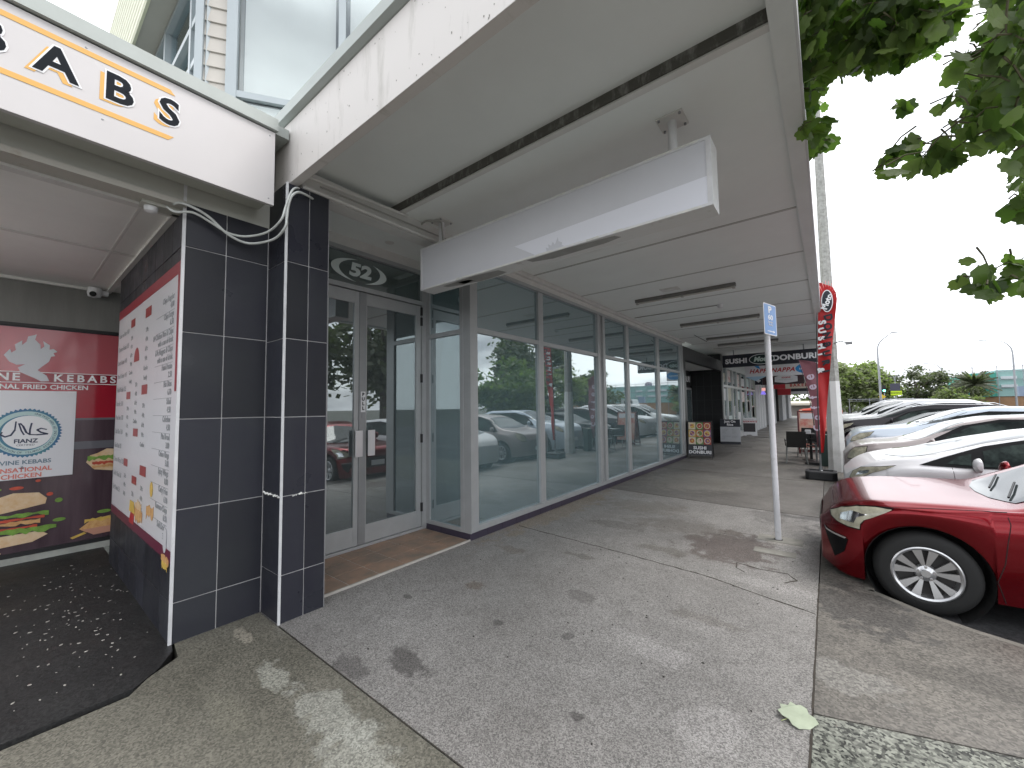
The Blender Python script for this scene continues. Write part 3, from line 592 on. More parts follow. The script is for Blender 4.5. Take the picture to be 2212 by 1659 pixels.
rr = ['Chips Regular\n4.00', 'Chips Large\n6.50', '1/4 Chicken Rice & Chips\nwith a can of drink', '6 Pc Nuggets & Chips\nwith a can of drink', 'Hash Potato\n2.50', 'Fish Bites\n6.70', 'Salad\n4.50', 'Coleslaw\n4.50', 'Pita Bread\n3.00', 'Onion Rings\n5.00', 'Spicy Wings\n8.00', 'Curly Fries\n6.90', 'Kumara Chips\n6.90', 'Soft Drinks\n3.50']
for i, r_ in enumerate(rr):
    text(r_, .062, fm2, mx(.945), 2.44-i*.132, txtgrey, MN, align='RIGHT', d=.0015, name='menu_text', ext=.0003, bold=.0015)
rules = MB()
for i in range(13): flat(fm2, rect(mx(.72), 2.365-i*.132, mx(.95), 2.368-i*.132), .0012, .0004, rules)
rules.build('rule_lines', txtgrey, MN)
for (u, z, w, h) in ((.26, 2.40, .12, .12), (.52, 2.40, .14, .13), (.22, 1.70, .12, .11), (.50, 1.72, .14, .13), (.38, 1.35, .13, .11), (.22, 1.05, .12, .11), (.52, 1.02, .15, .13), (.39, .92, .13, .11)): flat(fm2, rect(mx(u+w*.2), z+h*.3, mx(u+w*.85), z+h*.95), .0012, .0006).build('heading_tab', mat('tab_red', (.33, .05, .05), .4), MN)
flat(fm2, ell(mx(.415), 2.08, .12, .13, 20, 0, 180), .0012, .0006).build('heading_tab', mat('tab_red', (.33, .05, .05), .4), MN)
for (u, z0, n) in ((.31, 2.33, 6), (.58, 2.33, 6), (.28, 1.64, 4), (.57, 1.66, 5), (.43, 1.86, 5), (.28, .99, 3), (.59, .95, 3), (.44, .86, 3)):
    for i in range(n): text(('2 Pc', '4 Pc', '6 Pc', '9 Pc', 'Combo', 'Family')[i % 6], .055, fm2, mx(u), z0-i*.085, txtgrey, MN, d=.0015, name='menu_text', ext=.0003, bold=.001)
food('food_picture', [(wav(mx(.68), mx(.78), .80, .07, 7, 31), meat, .0015), (wav(mx(.50), mx(.60), .75, .10, 7, 32), bun, .0015), (wav(mx(.51), mx(.59), .70, .06, 7, 33), meat, .0025), (ell(mx(.74), .985, .05, .06), chipm, .0015), (wav(mx(.5), mx(.62), .72, .05, seed=11), meat, .003)], MN, fm2)
food('food_picture', [([(mx(.40), .60), (mx(.43), .72), (mx(.49), .72), (mx(.48), .60)], txtred, .0015), ([(mx(.40), .70), (mx(.41), .80), (mx(.48), .80), (mx(.50), .70)], chipm, .003), (wav(mx(.90), mx(.985), .53, .05, 8, 34), meat, .0015), (wav(mx(.91), mx(.97), .50, .03, 8, 35), chipm, .0025), (ell(mx(.935), .68, .05, .09), paper, .003)], MN, fm2)

# halal certificate
HC = thing('certificate_poster', 'white halal certification poster stuck on the red takeaway window', 'poster', (XK+.02, .2, 1.4))
fh = fx(XK+.012)
MB().box((XK+.008, -.36, .895), (XK+.012, .525, 1.858)).build('sheet', mat('poster_sheet', (.70, .70, .74), .35), HC)
teal = mat('seal_teal', (.06, .25, .28), .4, col2=(.03, .10, .30), vs=2.5); tl2 = mat('seal_pale', (.45, .60, .60), .4)
star = [(.165+(.265 if i % 2 else .247)*math.cos(2*math.pi*i/96), 1.395+(.27 if i % 2 else .252)*math.sin(2*math.pi*i/96)) for i in range(96)]
flat(fh, star, .001, .001).build('seal_edge', teal, HC); flat(fh, ell(.165, 1.395, .232, .236, 48), .002, .001).build('seal_ring', tl2, HC)
flat(fh, ell(.165, 1.395, .19, .192, 48), .003, .001).build('seal_ring_inner', teal, HC); flat(fh, ell(.175, 1.40, .180, .183, 48), .004, .001).build('seal_face', txtwhite, HC)
navy = mat('navy_ink', (.02, .03, .08), .4)
ar = MB()
def stroke(pts, w, mb=ar, d=.005):
    for k in range(len(pts)-1):
        a, b = Vector(pts[k]), Vector(pts[k+1]); dd = (b-a).normalized(); n_ = Vector((-dd.y, dd.x))*w*(.6+.4*math.sin(math.pi*(k+.5)/(len(pts)-1))); flat(fh, [tuple(a-n_-dd*w*.3), tuple(b-n_+dd*w*.3), tuple(b+n_+dd*w*.3), tuple(a+n_-dd*w*.3)], d, .0006, mb)
stroke([(.31, 1.425), (.27, 1.44), (.24, 1.425), (.27, 1.395), (.32, 1.375), (.24, 1.37), (.19, 1.375)], .008)
stroke([(.19, 1.375), (.19, 1.43), (.20, 1.50)], .008); stroke([(.19, 1.375), (.165, 1.40), (.14, 1.47), (.12, 1.50)], .008); stroke([(.11, 1.50), (.13, 1.42), (.15, 1.375)], .007)
stroke([(.09, 1.52), (.085, 1.43), (.06, 1.375), (.02, 1.36), (-.01, 1.385), (0, 1.41)], .008)
ar.build('calligraphy', navy, HC)
text('FIANZ', .06, fh, .165, 1.305, navy, HC, d=.0055, bold=.002, ext=.0004); text('CERTIFIED', .028, fh, .165, 1.262, navy, HC, d=.0055, ext=.0004)
for i, c_ in enumerate('FEDERATION OF ISLAMIC ASSOCIATIONS OF NEW ZEALAND'):
    a = R_(205+i*4.75)
    rr_ = Vector((-math.sin(a), math.cos(a))); cpos = Vector((.165+.213*math.cos(a), 1.395+.216*math.sin(a)))
    f_l = plane_fn(fh(cpos.x, cpos.y, 0), fh(rr_.x, rr_.y, 0)-fh(0, 0, 0), fh(-math.cos(a), -math.sin(a), 0)-fh(0, 0, 0))
    text(c_, .030, f_l, 0, 0, navy, HC, d=.0032, ext=.0003)
text('DIVINE KEBABS', .062, fh, .165-.02, 1.075, mat('ink_steel', (.15, .22, .28), .5), HC, d=.002, bold=.0015, ext=.0004); text('&', .05, fh, .15, 1.018, MC['ink_steel'], HC, d=.002, ext=.0004)
text('SENSATIONAL\nCHICKEN', .066, fh, .15, .960, mat('ink_salmon', (.65, .20, .16), .5), HC, d=.002, bold=.002, ext=.0004)

t = thing('ceiling_light', 'unseen lit fluorescent tube lamp added under the takeaway ceiling', 'light', (-5.3, -1.0, 3.1))  # added out of view to brighten the ceiling; tubes inferred from window reflections
MB().box((-6.0, -1.05, 3.04), (-4.6, -.95, 3.099)).build('housing', white, t); MB().tube([(-5.97, -1.0, 3.0), (-4.63, -1.0, 3.0)], .018, 10).build('tube', emit('tube_glow', (1, .97, .92), 14), t)
# cameras, junction box, cables
def dome(loc, label):
    t = thing('security_camera', label, 'camera', loc)
    MB().lathe([(.001, .0), (.038, .0), (.040, -.012), (.036, -.035), (.020, -.045), (.001, -.048)], loc, 'z', 20).build('housing', white, t, smooth=True); return t
t = dome((-3.74, .60, 3.07), 'grey dome camera under the takeaway canopy edge')
MB().box((-3.80, .54, 3.07), (-3.68, .78, 3.095)).build('base_plate', greypaint, t)
t = thing('security_camera', 'white turret camera in the corner above the red window graphic', 'camera', (-6.80, .62, 3.02))
MB().lathe([(.001, .06), (.06, .06), (.065, .0), (.055, -.045), (.001, -.06)], (-6.80, .62, 3.03), 'z', 20).build('housing', white, t, smooth=True)
MB().lathe([(.001, 0), (.03, 0), (.03, .02), (.001, .02)], (-6.73, .60, 3.00), 'x', 16).build('lens', black, t); MB().box((-6.88, .66, 3.02), (-6.80, .74, 3.07)).build('bracket', white, t)
ca = [(-3.60, .66, 3.05), (-3.58, .703, 3.021), (-3.56, .798, 3.046), (-3.56, .904, 3.014), (-3.56, 1.016, 2.97), (-3.54, 1.133, 2.975), (-3.42, 1.238, 3.01), (-3.26, 1.275, 3.072), (-3.24, 1.30, 3.18), (-3.24, 1.327, 3.281), (-3.26, 1.365, 3.36), (-3.31, 1.43, 3.41), (-3.36, 1.50, 3.41)]
cb = [(-3.62, .70, 3.09), (-3.58, .735, 3.098), (-3.56, .813, 3.082), (-3.56, .903, 3.045), (-3.56, 1.025, 2.955), (-3.55, 1.162, 2.93), (-3.40, 1.278, 2.96), (-3.25, 1.302, 3.019), (-3.24, 1.310, 3.09), (-3.24, 1.321, 3.205), (-3.24, 1.346, 3.29), (-3.25, 1.401, 3.345), (-3.28, 1.497, 3.36), (-3.36, 1.60, 3.375)]
def catmull(P_, n=5):
    out = []; P_ = [Vector(p) for p in P_]
    for i in range(len(P_)-1):
        p0, p1, p2, p3 = P_[max(i-1, 0)], P_[i], P_[i+1], P_[min(i+2, len(P_)-1)]
        for k in range(n):
            t = k/n; out.append(.5*((2*p1)+(-p0+p2)*t+(2*p0-5*p1+4*p2-p3)*t*t+(-p0+3*p1-3*p2+p3)*t**3))
    out.append(P_[-1]); return out
cm = mat('conduit_white', (.62, .64, .62), .5, var=.25, vs=9)
tag(MB().tube(catmull(ca), .0085).build('electric_cable', cm, smooth=True), 'upper of two white cables sagging across the tiled column', 'cable')
tag(MB().tube(catmull(cb), .0095).build('electric_cable', cm, smooth=True), 'lower thicker white cable hanging in front of the tiled pillar', 'cable')

# ------------------------------------------------------------------ hanging blank lightbox sign
HS = thing('hanging_sign', 'blank white lightbox sign hanging on two posts under the canopy', 'sign', (-1.95, 2.85, 3.1))
boxm = mat('lightbox_metal', (.66, .66, .66), .45, col2=(.40, .39, .37), vs=9, thr=(.25, .42), bump=.2, bs=25)
x0, x1, y0, y1, z0, z1 = -3.41, -.515, 2.75, 2.94, 2.876, 3.335
MB().box((x0, y0+.012, z0), (x1, y1, z1)).build('case', boxm, HS, bevel=.003)
fr = MB(); 
for a, b in (((x0, y0, z0), (x1, y0+.013, z0+.018)), ((x0, y0, z1-.018), (x1, y0+.013, z1)), ((x0, y0+.0005, z0+.018), (x0+.022, y0+.013, z1-.018)), ((x1-.03, y0+.0005, z0+.018), (x1, y0+.013, z1-.018))): fr.box(a, b)
fr.build('face_frame', mat('lightbox_frame', (.74, .74, .76), .4, var=.15, vs=14), HS)
MB().box((x0+.022, y0+.005, z0+.018), (x1-.03, y0+.0115, z1-.018)).build('face', mat('lightbox_face', (.66, .665, .71), .22, var=.04, vs=3), HS)
ff = fy(y0+.005)
flat(ff, [(-2.12, 3.025), (-1.90, 2.895), (x1-.03, 2.895), (x1-.03, 3.075)], .0005, .001).build('clean_patch', mat('face_clean', (.80, .81, .88), .25), HS)
gf = mat('ghost_emblem', (.60, .61, .66), .3)
flat(ff, [(-1.78, 2.896), (-1.79, 2.93), (-1.76, 2.915), (-1.765, 2.95), (-1.735, 2.93), (-1.72, 2.96), (-1.70, 2.93), (-1.67, 2.985), (-1.665, 2.95), (-1.63, 2.93), (-1.635, 2.91), (-1.61, 2.896)], .0017, .0008).build('ghost_emblem', gf, HS)
tp = MB(); random.seed(9); x = x0+.1
while x < x1-.1:
    w = random.uniform(.04, .22)
    if random.random() < .65:
        h = random.uniform(.006, .02); tp.prism([(x, y0-.0005, z0-.001), (x+w, y0-.0005, z0-.001), (x+w*random.uniform(.8, 1), y0-.0005, z0+h), (x+w*.4, y0-.0005, z0+h*random.uniform(.5, 1.1)), (x+w*.05, y0-.0005, z0+h*.7)], (0, -.0012, 0))
    if random.random() < .5:
        h = random.uniform(.005, .014); tp.prism([(x, y0-.0005, z1+.001), (x+w, y0-.0005, z1+.001), (x+w*.9, y0-.0005, z1-h), (x+w*.1, y0-.0005, z1-h*.7)], (0, -.0012, 0))
    x += w
tp.build('torn_tape', mat('torn_tape', (.55, .55, .52), .5, col2=(.78, .78, .74), vs=12), HS)
pt = MB()
for (xa, xb, ya, yb_) in ((-2.9, -2.35, 2.78, 2.93), (-2.0, -1.2, 2.77, 2.88), (-3.1, -2.75, 2.8, 2.9)):
    pt.prism([(xa, ya, z0-.0005), ((xa+xb)/2, ya-.01, z0-.0005), (xb, ya+.02, z0-.0005), (xb+.03, yb_-.04, z0-.0005), (xb-.1, yb_-.01, z0-.0005), (xa+.2, yb_, z0-.0005), (xa+.02, yb_-.05, z0-.0005)], (0, 0, -.001))
pt.build('bare_patch', mat('bare_grey', (.33, .33, .32), .6, var=.2, vs=12), HS)
for xp in (-3.17, -.77):
    MB().tube([(xp, 2.84, z1-.002), (xp, 2.84, SR-.008)], .030, 18).build('post', white, HS, smooth=True)
    b = MB().box((xp-.09, 2.75, SR-.009), (xp+.09, 2.93, SR-.0006)).build('mounting_plate', softrim, HS, bevel=.002)
    q = MB()
    for sx in (-.07, .07):
        for sy in (-.07, .07): q.lathe([(.001, -.012), (.009, -.012), (.009, 0), (.001, 0)], (xp+sx, 2.84+sy, SR-.008), 'z', 8)
    q.build('bolt', alud, b)
MB().tube(catmull([(-3.36, 3.0, SR-.10), (-3.40, 2.85, SR-.16), (-3.36, 2.72, SR-.05), (-3.28, 2.70, SR-.015), (-3.2, 2.74, SR-.014), (-3.13, 2.79, SR-.03), (-3.12, 2.80, SR-.09), (-3.13, 2.83, z1)]), .009, 8).build('sign_cable', mat('grey_cable', (.34, .33, .31), .5), HS, smooth=True)

# ------------------------------------------------------------------ canopy ceiling lights
def tube_light(x0, x1, y, z, label, fat=True):
    t = thing('ceiling_light', label, 'light', ((x0+x1)/2, y, z), 'fluorescent batten lights under the canopy')
    h = .055 if fat else .02; w = .045 if fat else .014
    MB().box((x0, y-w, z-h), (x1, y+w, z-.0006)).build('housing', mat('light_housing', (.20, .195, .185), .6, var=.3, vs=7) if fat else mat('thin_conduit', (.45, .44, .42), .6), t, bevel=.004)
    if fat:
        MB().tube([(x0+.05, y-.01, z-h-.017), (x1-.05, y-.01, z-h-.017)], .016, 12).build('tube', mat('dull_tube', (.55, .53, .50), .3), t, smooth=True)
        e = MB(); [e.box((x-.02, y-.03, z-h-.036), (x+.02, y+.03, z-h+.002)) for x in (x0+.03, (x0+x1)/2, x1-.03)]; e.build('end_cap', mat('cap_grey', (.42, .41, .39), .5), t)
    return t
for i, (y, w) in enumerate(((7.37, 'first fluorescent batten light beyond the hanging sign'), (10.3, 'second fluorescent batten light with tube over the shop windows'), (13.0, 'third batten light near the far end of the shop windows'), (14.6, 'batten light just before the sushi sign'))):
    tube_light(-2.78, -1.10, y, SR, w)
t = thing('ceiling_light', 'thin ceiling conduit ending in a small round white fitting', 'light', (-2.2, 8.78, SR))
MB().tube([(-3.35, 8.78, SR-.012), (-1.65, 8.78, SR-.012)], .009, 8).build('conduit', mat('thin_conduit', (.35, .34, .32), .6), t)
MB().lathe([(.001, 0), (.05, 0), (.055, -.03), (.04, -.07), (.001, -.08)], (-1.60, 8.78, SR-.0006), 'z', 18).build('lamp', white, t, smooth=True)
t = thing('ceiling_vent', 'small round vent plate beside the first batten light', 'vent', (-2.05, 7.03, SR))
MB().box((-2.2, 6.93, SR-.006), (-1.9, 7.15, SR-.0006)).build('plate', softrim, t); MB().lathe([(.001, 0), (.08, 0), (.085, -.012), (.05, -.018), (.001, -.018)], (-2.05, 7.04, SR-.006), 'z', 20).build('cover', softrim, t)
w_ = MB().tube(catmull([(-2.9, 12.1, SR-.01), (-2.85, 12.5, SR-.05), (-2.75, 12.9, SR-.12)]), .008); tag(w_.build('loose_wire', black), 'short dark wire dangling from the canopy ceiling', 'wire')


# ------------------------------------------------------------------ farther shops along the footpath
FS = thing('shop_building', 'black tiled shop entrance bay just past the big windows', 'building', (-4, 15.5, 0))
bt_ = mat('black_tile', (.018, .019, .021), .35, var=.3, vs=4)
MB().box((-3.60, 12.96, 0), (-3.46, 13.20, 3.44)).build('end_pillar', bt_, FS)
p = MB().box((-4.74, 18.77, 0), (-3.50, 19.0, 3.75)).build('tiled_pier', bt_, FS)
gl = MB()
for z in (.6, 1.2, 1.8, 2.4, 3.0): gl.box((-4.74, 18.764, z), (-3.5, 18.7695, z+.008))
for x in (-4.5, -4.2, -3.9): gl.box((x, 18.765, 0), (x+.008, 18.7692, 3.6))
gl.build('grout_line', mat('pier_grout', (.08, .08, .085), .8), p)
MB().box((-3.60, 13.2, 3.02), (-3.46, 18.77, 3.44)).build('bulkhead', bt_, FS)
MB().box((-5.2, 13.1, 3.10), (-3.6, 18.77, 3.16)).build('recess_ceiling', soffm, FS)
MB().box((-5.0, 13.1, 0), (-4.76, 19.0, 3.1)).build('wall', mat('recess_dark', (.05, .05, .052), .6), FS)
MB().box((-3.9, 13.2, 0), (-3.55, 13.32, 3.02)).build('side_frame', alu, FS)
dn = MB().box((-4.76, 17.0, 0), (-4.70, 18.75, 2.35)).build('door', MC['aluminium'], FS)
MB().box((-4.698, 17.1, .2), (-4.69, 17.85, 2.25)).build('glass_pane', glass('dark_glass', (.12, .14, .14), .2), dn); MB().box((-4.698, 17.95, .2), (-4.69, 18.65, 2.25)).build('glass_pane', MC.get('x') or bpy.data.materials['dark_glass'], dn)
MB().box((-4.76, 16.5, 2.45), (-4.69, 18.75, 2.95)).build('door_sign', black, FS); text('DONBURI', .34, fx(-4.689), 17.75, 2.70, txtwhite, FS, bold=.01)
# next shop with posters in the windows
N2 = thing('shop_building', 'silver framed shopfront full of posters beyond the black tiled pier', 'building', (-3.6, 24, 0))
f = MB(); ysf = [19.0, 19.9, 21.2, 22.3, 23.5, 25.2, 26.8, 28.4]
for y in ysf: f.box((-3.62, y-.06, .1), (-3.47, y+.06, 3.3))
f.box((-3.6, 19, .0), (-3.46, 28.4, .28)); f.box((-3.6, 19, 2.36), (-3.468, 28.4, 2.46)); f.box((-3.6, 19, 3.2), (-3.465, 28.4, 3.75))
f.build('window_frame', mat('frame_silver', (.50, .51, .51), .4, metal=.2), N2)
far_gl = glass('far_shop_glass', (.75, .8, .8), .25, fa=.12)
random.seed(21)
pc = [mat('poster_cream', (.55, .52, .42), .6, var=.4, vs=8), mat('poster_grey', (.40, .41, .42), .6, col2=(.14, .14, .14), vs=6), mat('poster_redwhite', (.60, .55, .53), .6, col2=(.45, .05, .05), vs=7, thr=(.35, .5)), mat('poster_teal', (.35, .50, .50), .6, col2=(.6, .6, .58), vs=5), mat('poster_pale', (.62, .62, .64), .6, var=.2, vs=9)]
for a, b in zip(ysf[:-1], ysf[1:]):
    for z0, z1 in ((.28, 2.36), (2.46, 3.2)):
        w = MB().box((-3.54, a+.06, z0), (-3.535, b-.06, z1)).build('window_pane', far_gl, N2)
        for k in range(2 if z1 < 3 else 1):
            zc = random.uniform(z0+.3, z1-.3); h = random.uniform(.2, .33); yy = (a+b)/2+random.uniform(-.1, .1); ww_ = (b-a)*random.uniform(.2, .38)
            MB().box((-3.5345, yy-ww_, zc-h), (-3.531, yy+ww_, zc+h)).build('poster', random.choice(pc), w)
MB().box((-7, 19, 0), (-6.9, 28.4, 3.3)).build('back_wall', mat('cream_wall', (.4, .39, .36), .8), N2)
MB().box((-7, 28.3, 0), (-3.47, 28.45, 3.75)).build('party_wall', greypaint, N2)
# more units: frames and piers to the end of the row
N3 = thing('shop_building', 'long row of narrow grey shopfronts running to the end of the footpath', 'building', (-3.6, 42, 0))
f = MB(); y = 28.5; i = 0
gm3 = mat('pier_grey', (.44, .45, .47), .6, var=.2, vs=3)
for (a, b, m_) in ((28.5, 33.3, gm3), (33.3, 33.6, black), (36.5, 40.2, gm3), (44, 44.4, bt_), (46.5, 50.5, gm3), (50.5, 51.4, bt_), (54, 57.8, gm3)):
    MB().box((-5.5, a, 0), (-3.46-.12*(i % 2), b, 3.75)).build('pier', m_, N3); i += 1
MB().box((-5.6, 28.5, 0), (-5.5, 58.5, 3.75)).build('back_wall', mat('recess_mid', (.16, .16, .165), .6), N3)
for y in (30, 31.2, 32.4): MB().box((-3.46, y, 0.1), (-3.44, y+.08, 3.3)).build('mullion', txtwhite, N3)
nl = thing('neon_sign', 'small glowing blue and red shop sign hanging by the far windows', 'sign', (-3.2, 29.6, 2.35)); MB().prism([(-3.33, 29.6, 2.2), (-3.02, 29.6, 2.2), (-3.12, 29.6, 2.42), (-3.24, 29.6, 2.42)], (0, .05, 0)).build('blue_tube', emit('neon_blue', (.12, .06, .7), .35), nl); MB().box((-3.25, 29.6, 2.43), (-3.05, 29.65, 2.62)).build('red_tube', emit('neon_red', (.8, .3, .25), .3), nl)
# far canopy
FC = thing('shop_canopy', 'long pale canopy continuing over the farther shops', 'canopy', (-1.8, 36, 3.8))
MB().box((-5.6, 15.32, 3.78), (-.16, 58.6, 3.95)).build('soffit', soffm, FC); MB().box((-.16, 15.32, 3.70), (-.04, 58.6, 4.2)).build('edge_beam', MC['edge_beam'], FC)
MB().box((-3.5, 15.305, 3.61), (-.04, 15.35, 4.0)).build('end_board', softrim, FC)
q = MB()
for y in range(17, 58, 3): q.box((-3.4, y, 3.76), (-.2, y+.05, 3.779))
q.build('ceiling_batten', MC['batten'], FC)
MB().box((-14, 1.5, 8.4), (-5.4, 60, 8.5)).build('roof', flashm, FC)
MB().box((-8, 14.0, 3.96), (-5.0, 58.6, 7.5)).build('upper_wall', MC['rear_block'], FC)

def hung_sign(name, label, x0, x1, z0, z1, y, m, t_=.18):
    s_ = thing(name, label, 'sign', ((x0+x1)/2, y, (z0+z1)/2)); MB().box((x0, y, z0), (x1, y+t_, z1)).build('case', m, s_, bevel=.005)
    for xx in (x0+.4, x1-.4): MB().tube([(xx, y+t_/2, z1), (xx, y+t_/2, 3.78)], .02, 8).build('hanger', alud, s_)
    return s_
sushi = hung_sign('hanging_sign', 'black hanging sign reading SUSHI and DONBURI with oval logo', -3.29, -.215, 3.09, 3.58, 18.0, txtblack)
fsu = fy(18.0)
def serif(s_, size, fn, a, b, m, parent, **k):
    o_ = text(s_, size, fn, a, b, m, parent, bold=.012, **k); return o_
serif('SUSHI', .255, fsu, -2.80, 3.315, txtwhite, sushi, xs=1.12, sp=1.05); serif('DONBURI', .275, fsu, -.90, 3.325, txtwhite, sushi, xs=1.08, sp=1.03)
def serifs(fn, xs_, zb, zt, w, mb):
    for x_ in xs_:
        for z in (zb, zt): flat(fn, rect(x_-w, z-.008, x_+w, z+.008), .004, .002, mb)
flat(fsu, ell(-1.93, 3.335, .42, .20, 40), .004, .003).build('logo_rim', txtwhite, sushi)
flat(fsu, ell(-1.93, 3.335, .395, .178, 40), .0075, .002).build('logo_field', mat('logo_dark', (.01, .035, .03), .4), sushi)
text('Moto', .24, fsu, -1.93, 3.33, mat('logo_mint', (.62, .74, .68), .5), sushi, d=.011, bold=.012, shear=.25)
nappa = hung_sign('hanging_sign', 'white hanging sign reading HAPPI NAPPA in red with a blue oval', -3.05, -.28, 2.90, 3.42, 22.0, paper)
fna = fy(22.0); text('HAPPI NAPPA', .27, fna, -2.0, 3.15, txtred, nappa, bold=.008, shear=.3, xs=.98, sp=1.12)
blue = mat('sign_blue', (.03, .26, .60), .45)
flat(fna, ell(-.68, 3.17, .40, .22), .003, .003).build('blue_oval', blue, nappa); text('takeaways', .13, fna, -.68, 3.17, txtwhite, nappa, d=.008, shear=.2, bold=.003)
flat(fna, [(-2.7, 3.42), (-2.5, 3.42), (-2.42, 3.25), (-2.55, 3.30)], .003, .002).build('blue_swash', blue, nappa)
MB().prism([(-3.05, 22.0, 2.905), (-2.65, 22.0, 2.70), (-2.2, 22.0, 2.905)], (0, .1, 0)).build('blue_pointer', mat('sign_paleblue', (.35, .50, .65), .5), nappa)
kh = hung_sign('hanging_sign', 'dark hanging sign with a white hexagonal plate below the white sign', -3.1, -1.0, 2.74, 3.28, 28.0, mat('sign_brown', (.04, .015, .02), .5))
fkh = fy(28.0); flat(fkh, [(-2.40, 3.17), (-2.2, 3.24), (-1.5, 3.24), (-1.30, 3.17), (-1.30, 2.88), (-1.85, 2.80), (-2.40, 2.88)], .003, .003).build('plate', paper, kh)
text('KHANS', .13, fkh, -1.85, 3.12, txtred, kh, d=.008, bold=.004, shear=.2); text('INDIAN RESTAURANT', .07, fkh, -1.85, 3.0, txtgrey, kh, d=.008)
lz = thing('hanging_sign', 'small black box sign with a white diamond by the far shopfronts', 'sign', (-3.0, 27.0, 2.9)); MB().box((-3.28, 27, 2.72), (-2.92, 27.1, 3.2)).build('case', txtblack, lz); flat(fy(27.0), [(-3.22, 2.95), (-3.1, 3.06), (-2.98, 2.95), (-3.1, 2.84)], .003, .003).build('diamond', paper, lz)
bkr = hung_sign('hanging_sign', 'cream hanging sign with red bakery lettering and a dark red end', -2.82, -.5, 2.60, 3.02, 32.0, mat('sign_cream', (.56, .50, .42), .5))
fb = fy(32.0); text('BAKERY', .26, fb, -1.35, 2.80, txtred, bkr, bold=.01, sp=1.35); flat(fb, rect(-2.82, 2.60, -2.17, 3.02), .003, .003).build('red_end', txtred, bkr)
for (y, z0, z1, lab, m_) in ((38, 2.55, 2.85, 'far dark hanging sign below the bakery sign', txtblack), (44, 2.45, 2.80, 'farthest pale grey hanging sign near the end of the canopy', paper), (35.5, 2.25, 2.75, 'small dark red hanging sign left of the far grey ones', txtred)):
    hung_sign('hanging_sign', lab, -2.6 if y != 35.5 else -2.9, -.6 if y != 35.5 else -2.1, z0, z1, y, m_)

# ------------------------------------------------------------------ sandwich boards
def poster_food(fn, w, z0, z1, parent, seed):
    r = random.Random(seed); ms = [mat('food_orange', (.62, .20, .05), .5, var=.5, vs=25), mat('food_cream', (.70, .62, .48), .5, var=.3, vs=20), mat('food_purple', (.30, .10, .25), .5, var=.4, vs=20), mat('food_green', (.16, .30, .07), .5, var=.5, vs=20), mat('food_yellow', (.70, .48, .12), .5, var=.3, vs=20), mat('food_red', (.50, .06, .04), .5, var=.5, vs=25)]
    g = .012
    for i in range(3):
        for j in range(3):
            cx = -w+(2*w)*(i+.5)/3; cz = z0+(z1-z0)*(j+.5)/3; hw = w/3-g*.5; hz = (z1-z0)/6-g*.5
            flat(fn, rect(cx-hw, cz-hz, cx+hw, cz+hz), .001, .001).build('food_picture', ms[(i*2+j*3+1) % 6], parent, local=True)
            flat(fn, ell(cx, cz, hw*.86, hz*.86, 20), .0022, .001).build('dish', ms[1], parent, local=True)
            flat(fn, ell(cx+r.uniform(-.01, .01), cz, hw*.68, hz*.68, 14), .0034, .001).build('food_picture', ms[(i+j*2) % 6], parent, local=True)
            for k in range(3):
                flat(fn, ell(cx+r.uniform(-.4, .4)*hw, cz+r.uniform(-.4, .4)*hz, hw*.25, hz*.2, 8), .0046, .001).build('food_picture', ms[r.randrange(6)], parent, local=True)
def aboard(label, loc, rz, w, h):
    t = thing('sandwich_board', label, 'sandwich board', loc, 'sandwich boards on the footpath', rz)
    tilt = .16
    for sgn in (-1, 1):
        up = Vector((0, -sgn*-tilt, 1)).normalized() if False else Vector((0, tilt if sgn < 0 else -tilt, 1)).normalized()
        o_ = Vector((0, -.26 if sgn < 0 else .26, 0)); r_ = Vector((1, 0, 0)) if sgn < 0 else Vector((-1, 0, 0))
        fn = plane_fn(o_, r_, up)
        yield t, fn, sgn
def frame_rect(fn, w, h, th, dp=.02, leg=.0):
    mb = MB(); n_ = (fn(0, 0, 1)-fn(0, 0, 0))*dp
    for a in (rect(-w, 0, -w+th, h), rect(w-th, 0, w, h), rect(-w+th, h-th, w-th, h), rect(-w+th, .05, w-th, .05+th)): mb.prism([fn(x, y, -dp/2) for x, y in a], n_)
    return mb
for t, fn, sg in aboard('black framed sandwich board with food photos reading SUSHI DONBURI', (-3.10, 13.15, 0), R_(8), .34, 1.1):
    frame_rect(fn, .34, 1.12, .02).build('frame', black, t, local=True)
    p = flat(fn, rect(-.32, .10, .32, 1.10), -.004, .006).build('panel', txtblack, t, local=True)
    if sg < 0:
        f_o = lambda a, b, d=0, fn=fn: fn(a, b, d+.003)
        poster_food(f_o, .31, .42, 1.09, t, 3)
        text('SUSHI\nDONBURI', .125, f_o, 0, .255, txtwhite, t, local=True, bold=.004, xs=1.1)
for t, fn, sg in aboard('dark and grey sandwich menu board headed Just On Rice', (-3.2, 18.5, 0), R_(8), .38, 1.0):
    p = flat(fn, rect(-.36, .0, .36, 1.0), -.03, .06).build('panel', mat('board_grey', (.48, .50, .53), .5), t, local=True, bevel=.006)
    if sg < 0:
        f_o = lambda a, b, d=0, fn=fn: fn(a, b, d+.031)
        flat(f_o, rect(-.36, .70, .36, 1.0), 0, .003).build('header', txtblack, t, local=True); flat(f_o, rect(-.36, .0, .36, .10), 0, .003).build('base_band', txtblack, t, local=True)
        text('Just On\nRice', .13, f_o, 0, .85, txtwhite, t, local=True, d=.005, bold=.004)
        for (x_, z, s_) in ((-.28, .62, 'CHICKEN\nTeriyaki\nKatsu\nCurry'), (.06, .62, 'BEEF\nTeriyaki\nBulgogi\nCurry'), (-.28, .34, 'VEGETARIAN\nTofu\nEgg'), (.06, .34, 'SALMON\nTeriyaki')):
            text(s_, .05, f_o, x_, z, txtgrey, t, local=True, d=.002, align='LEFT', vert='TOP')
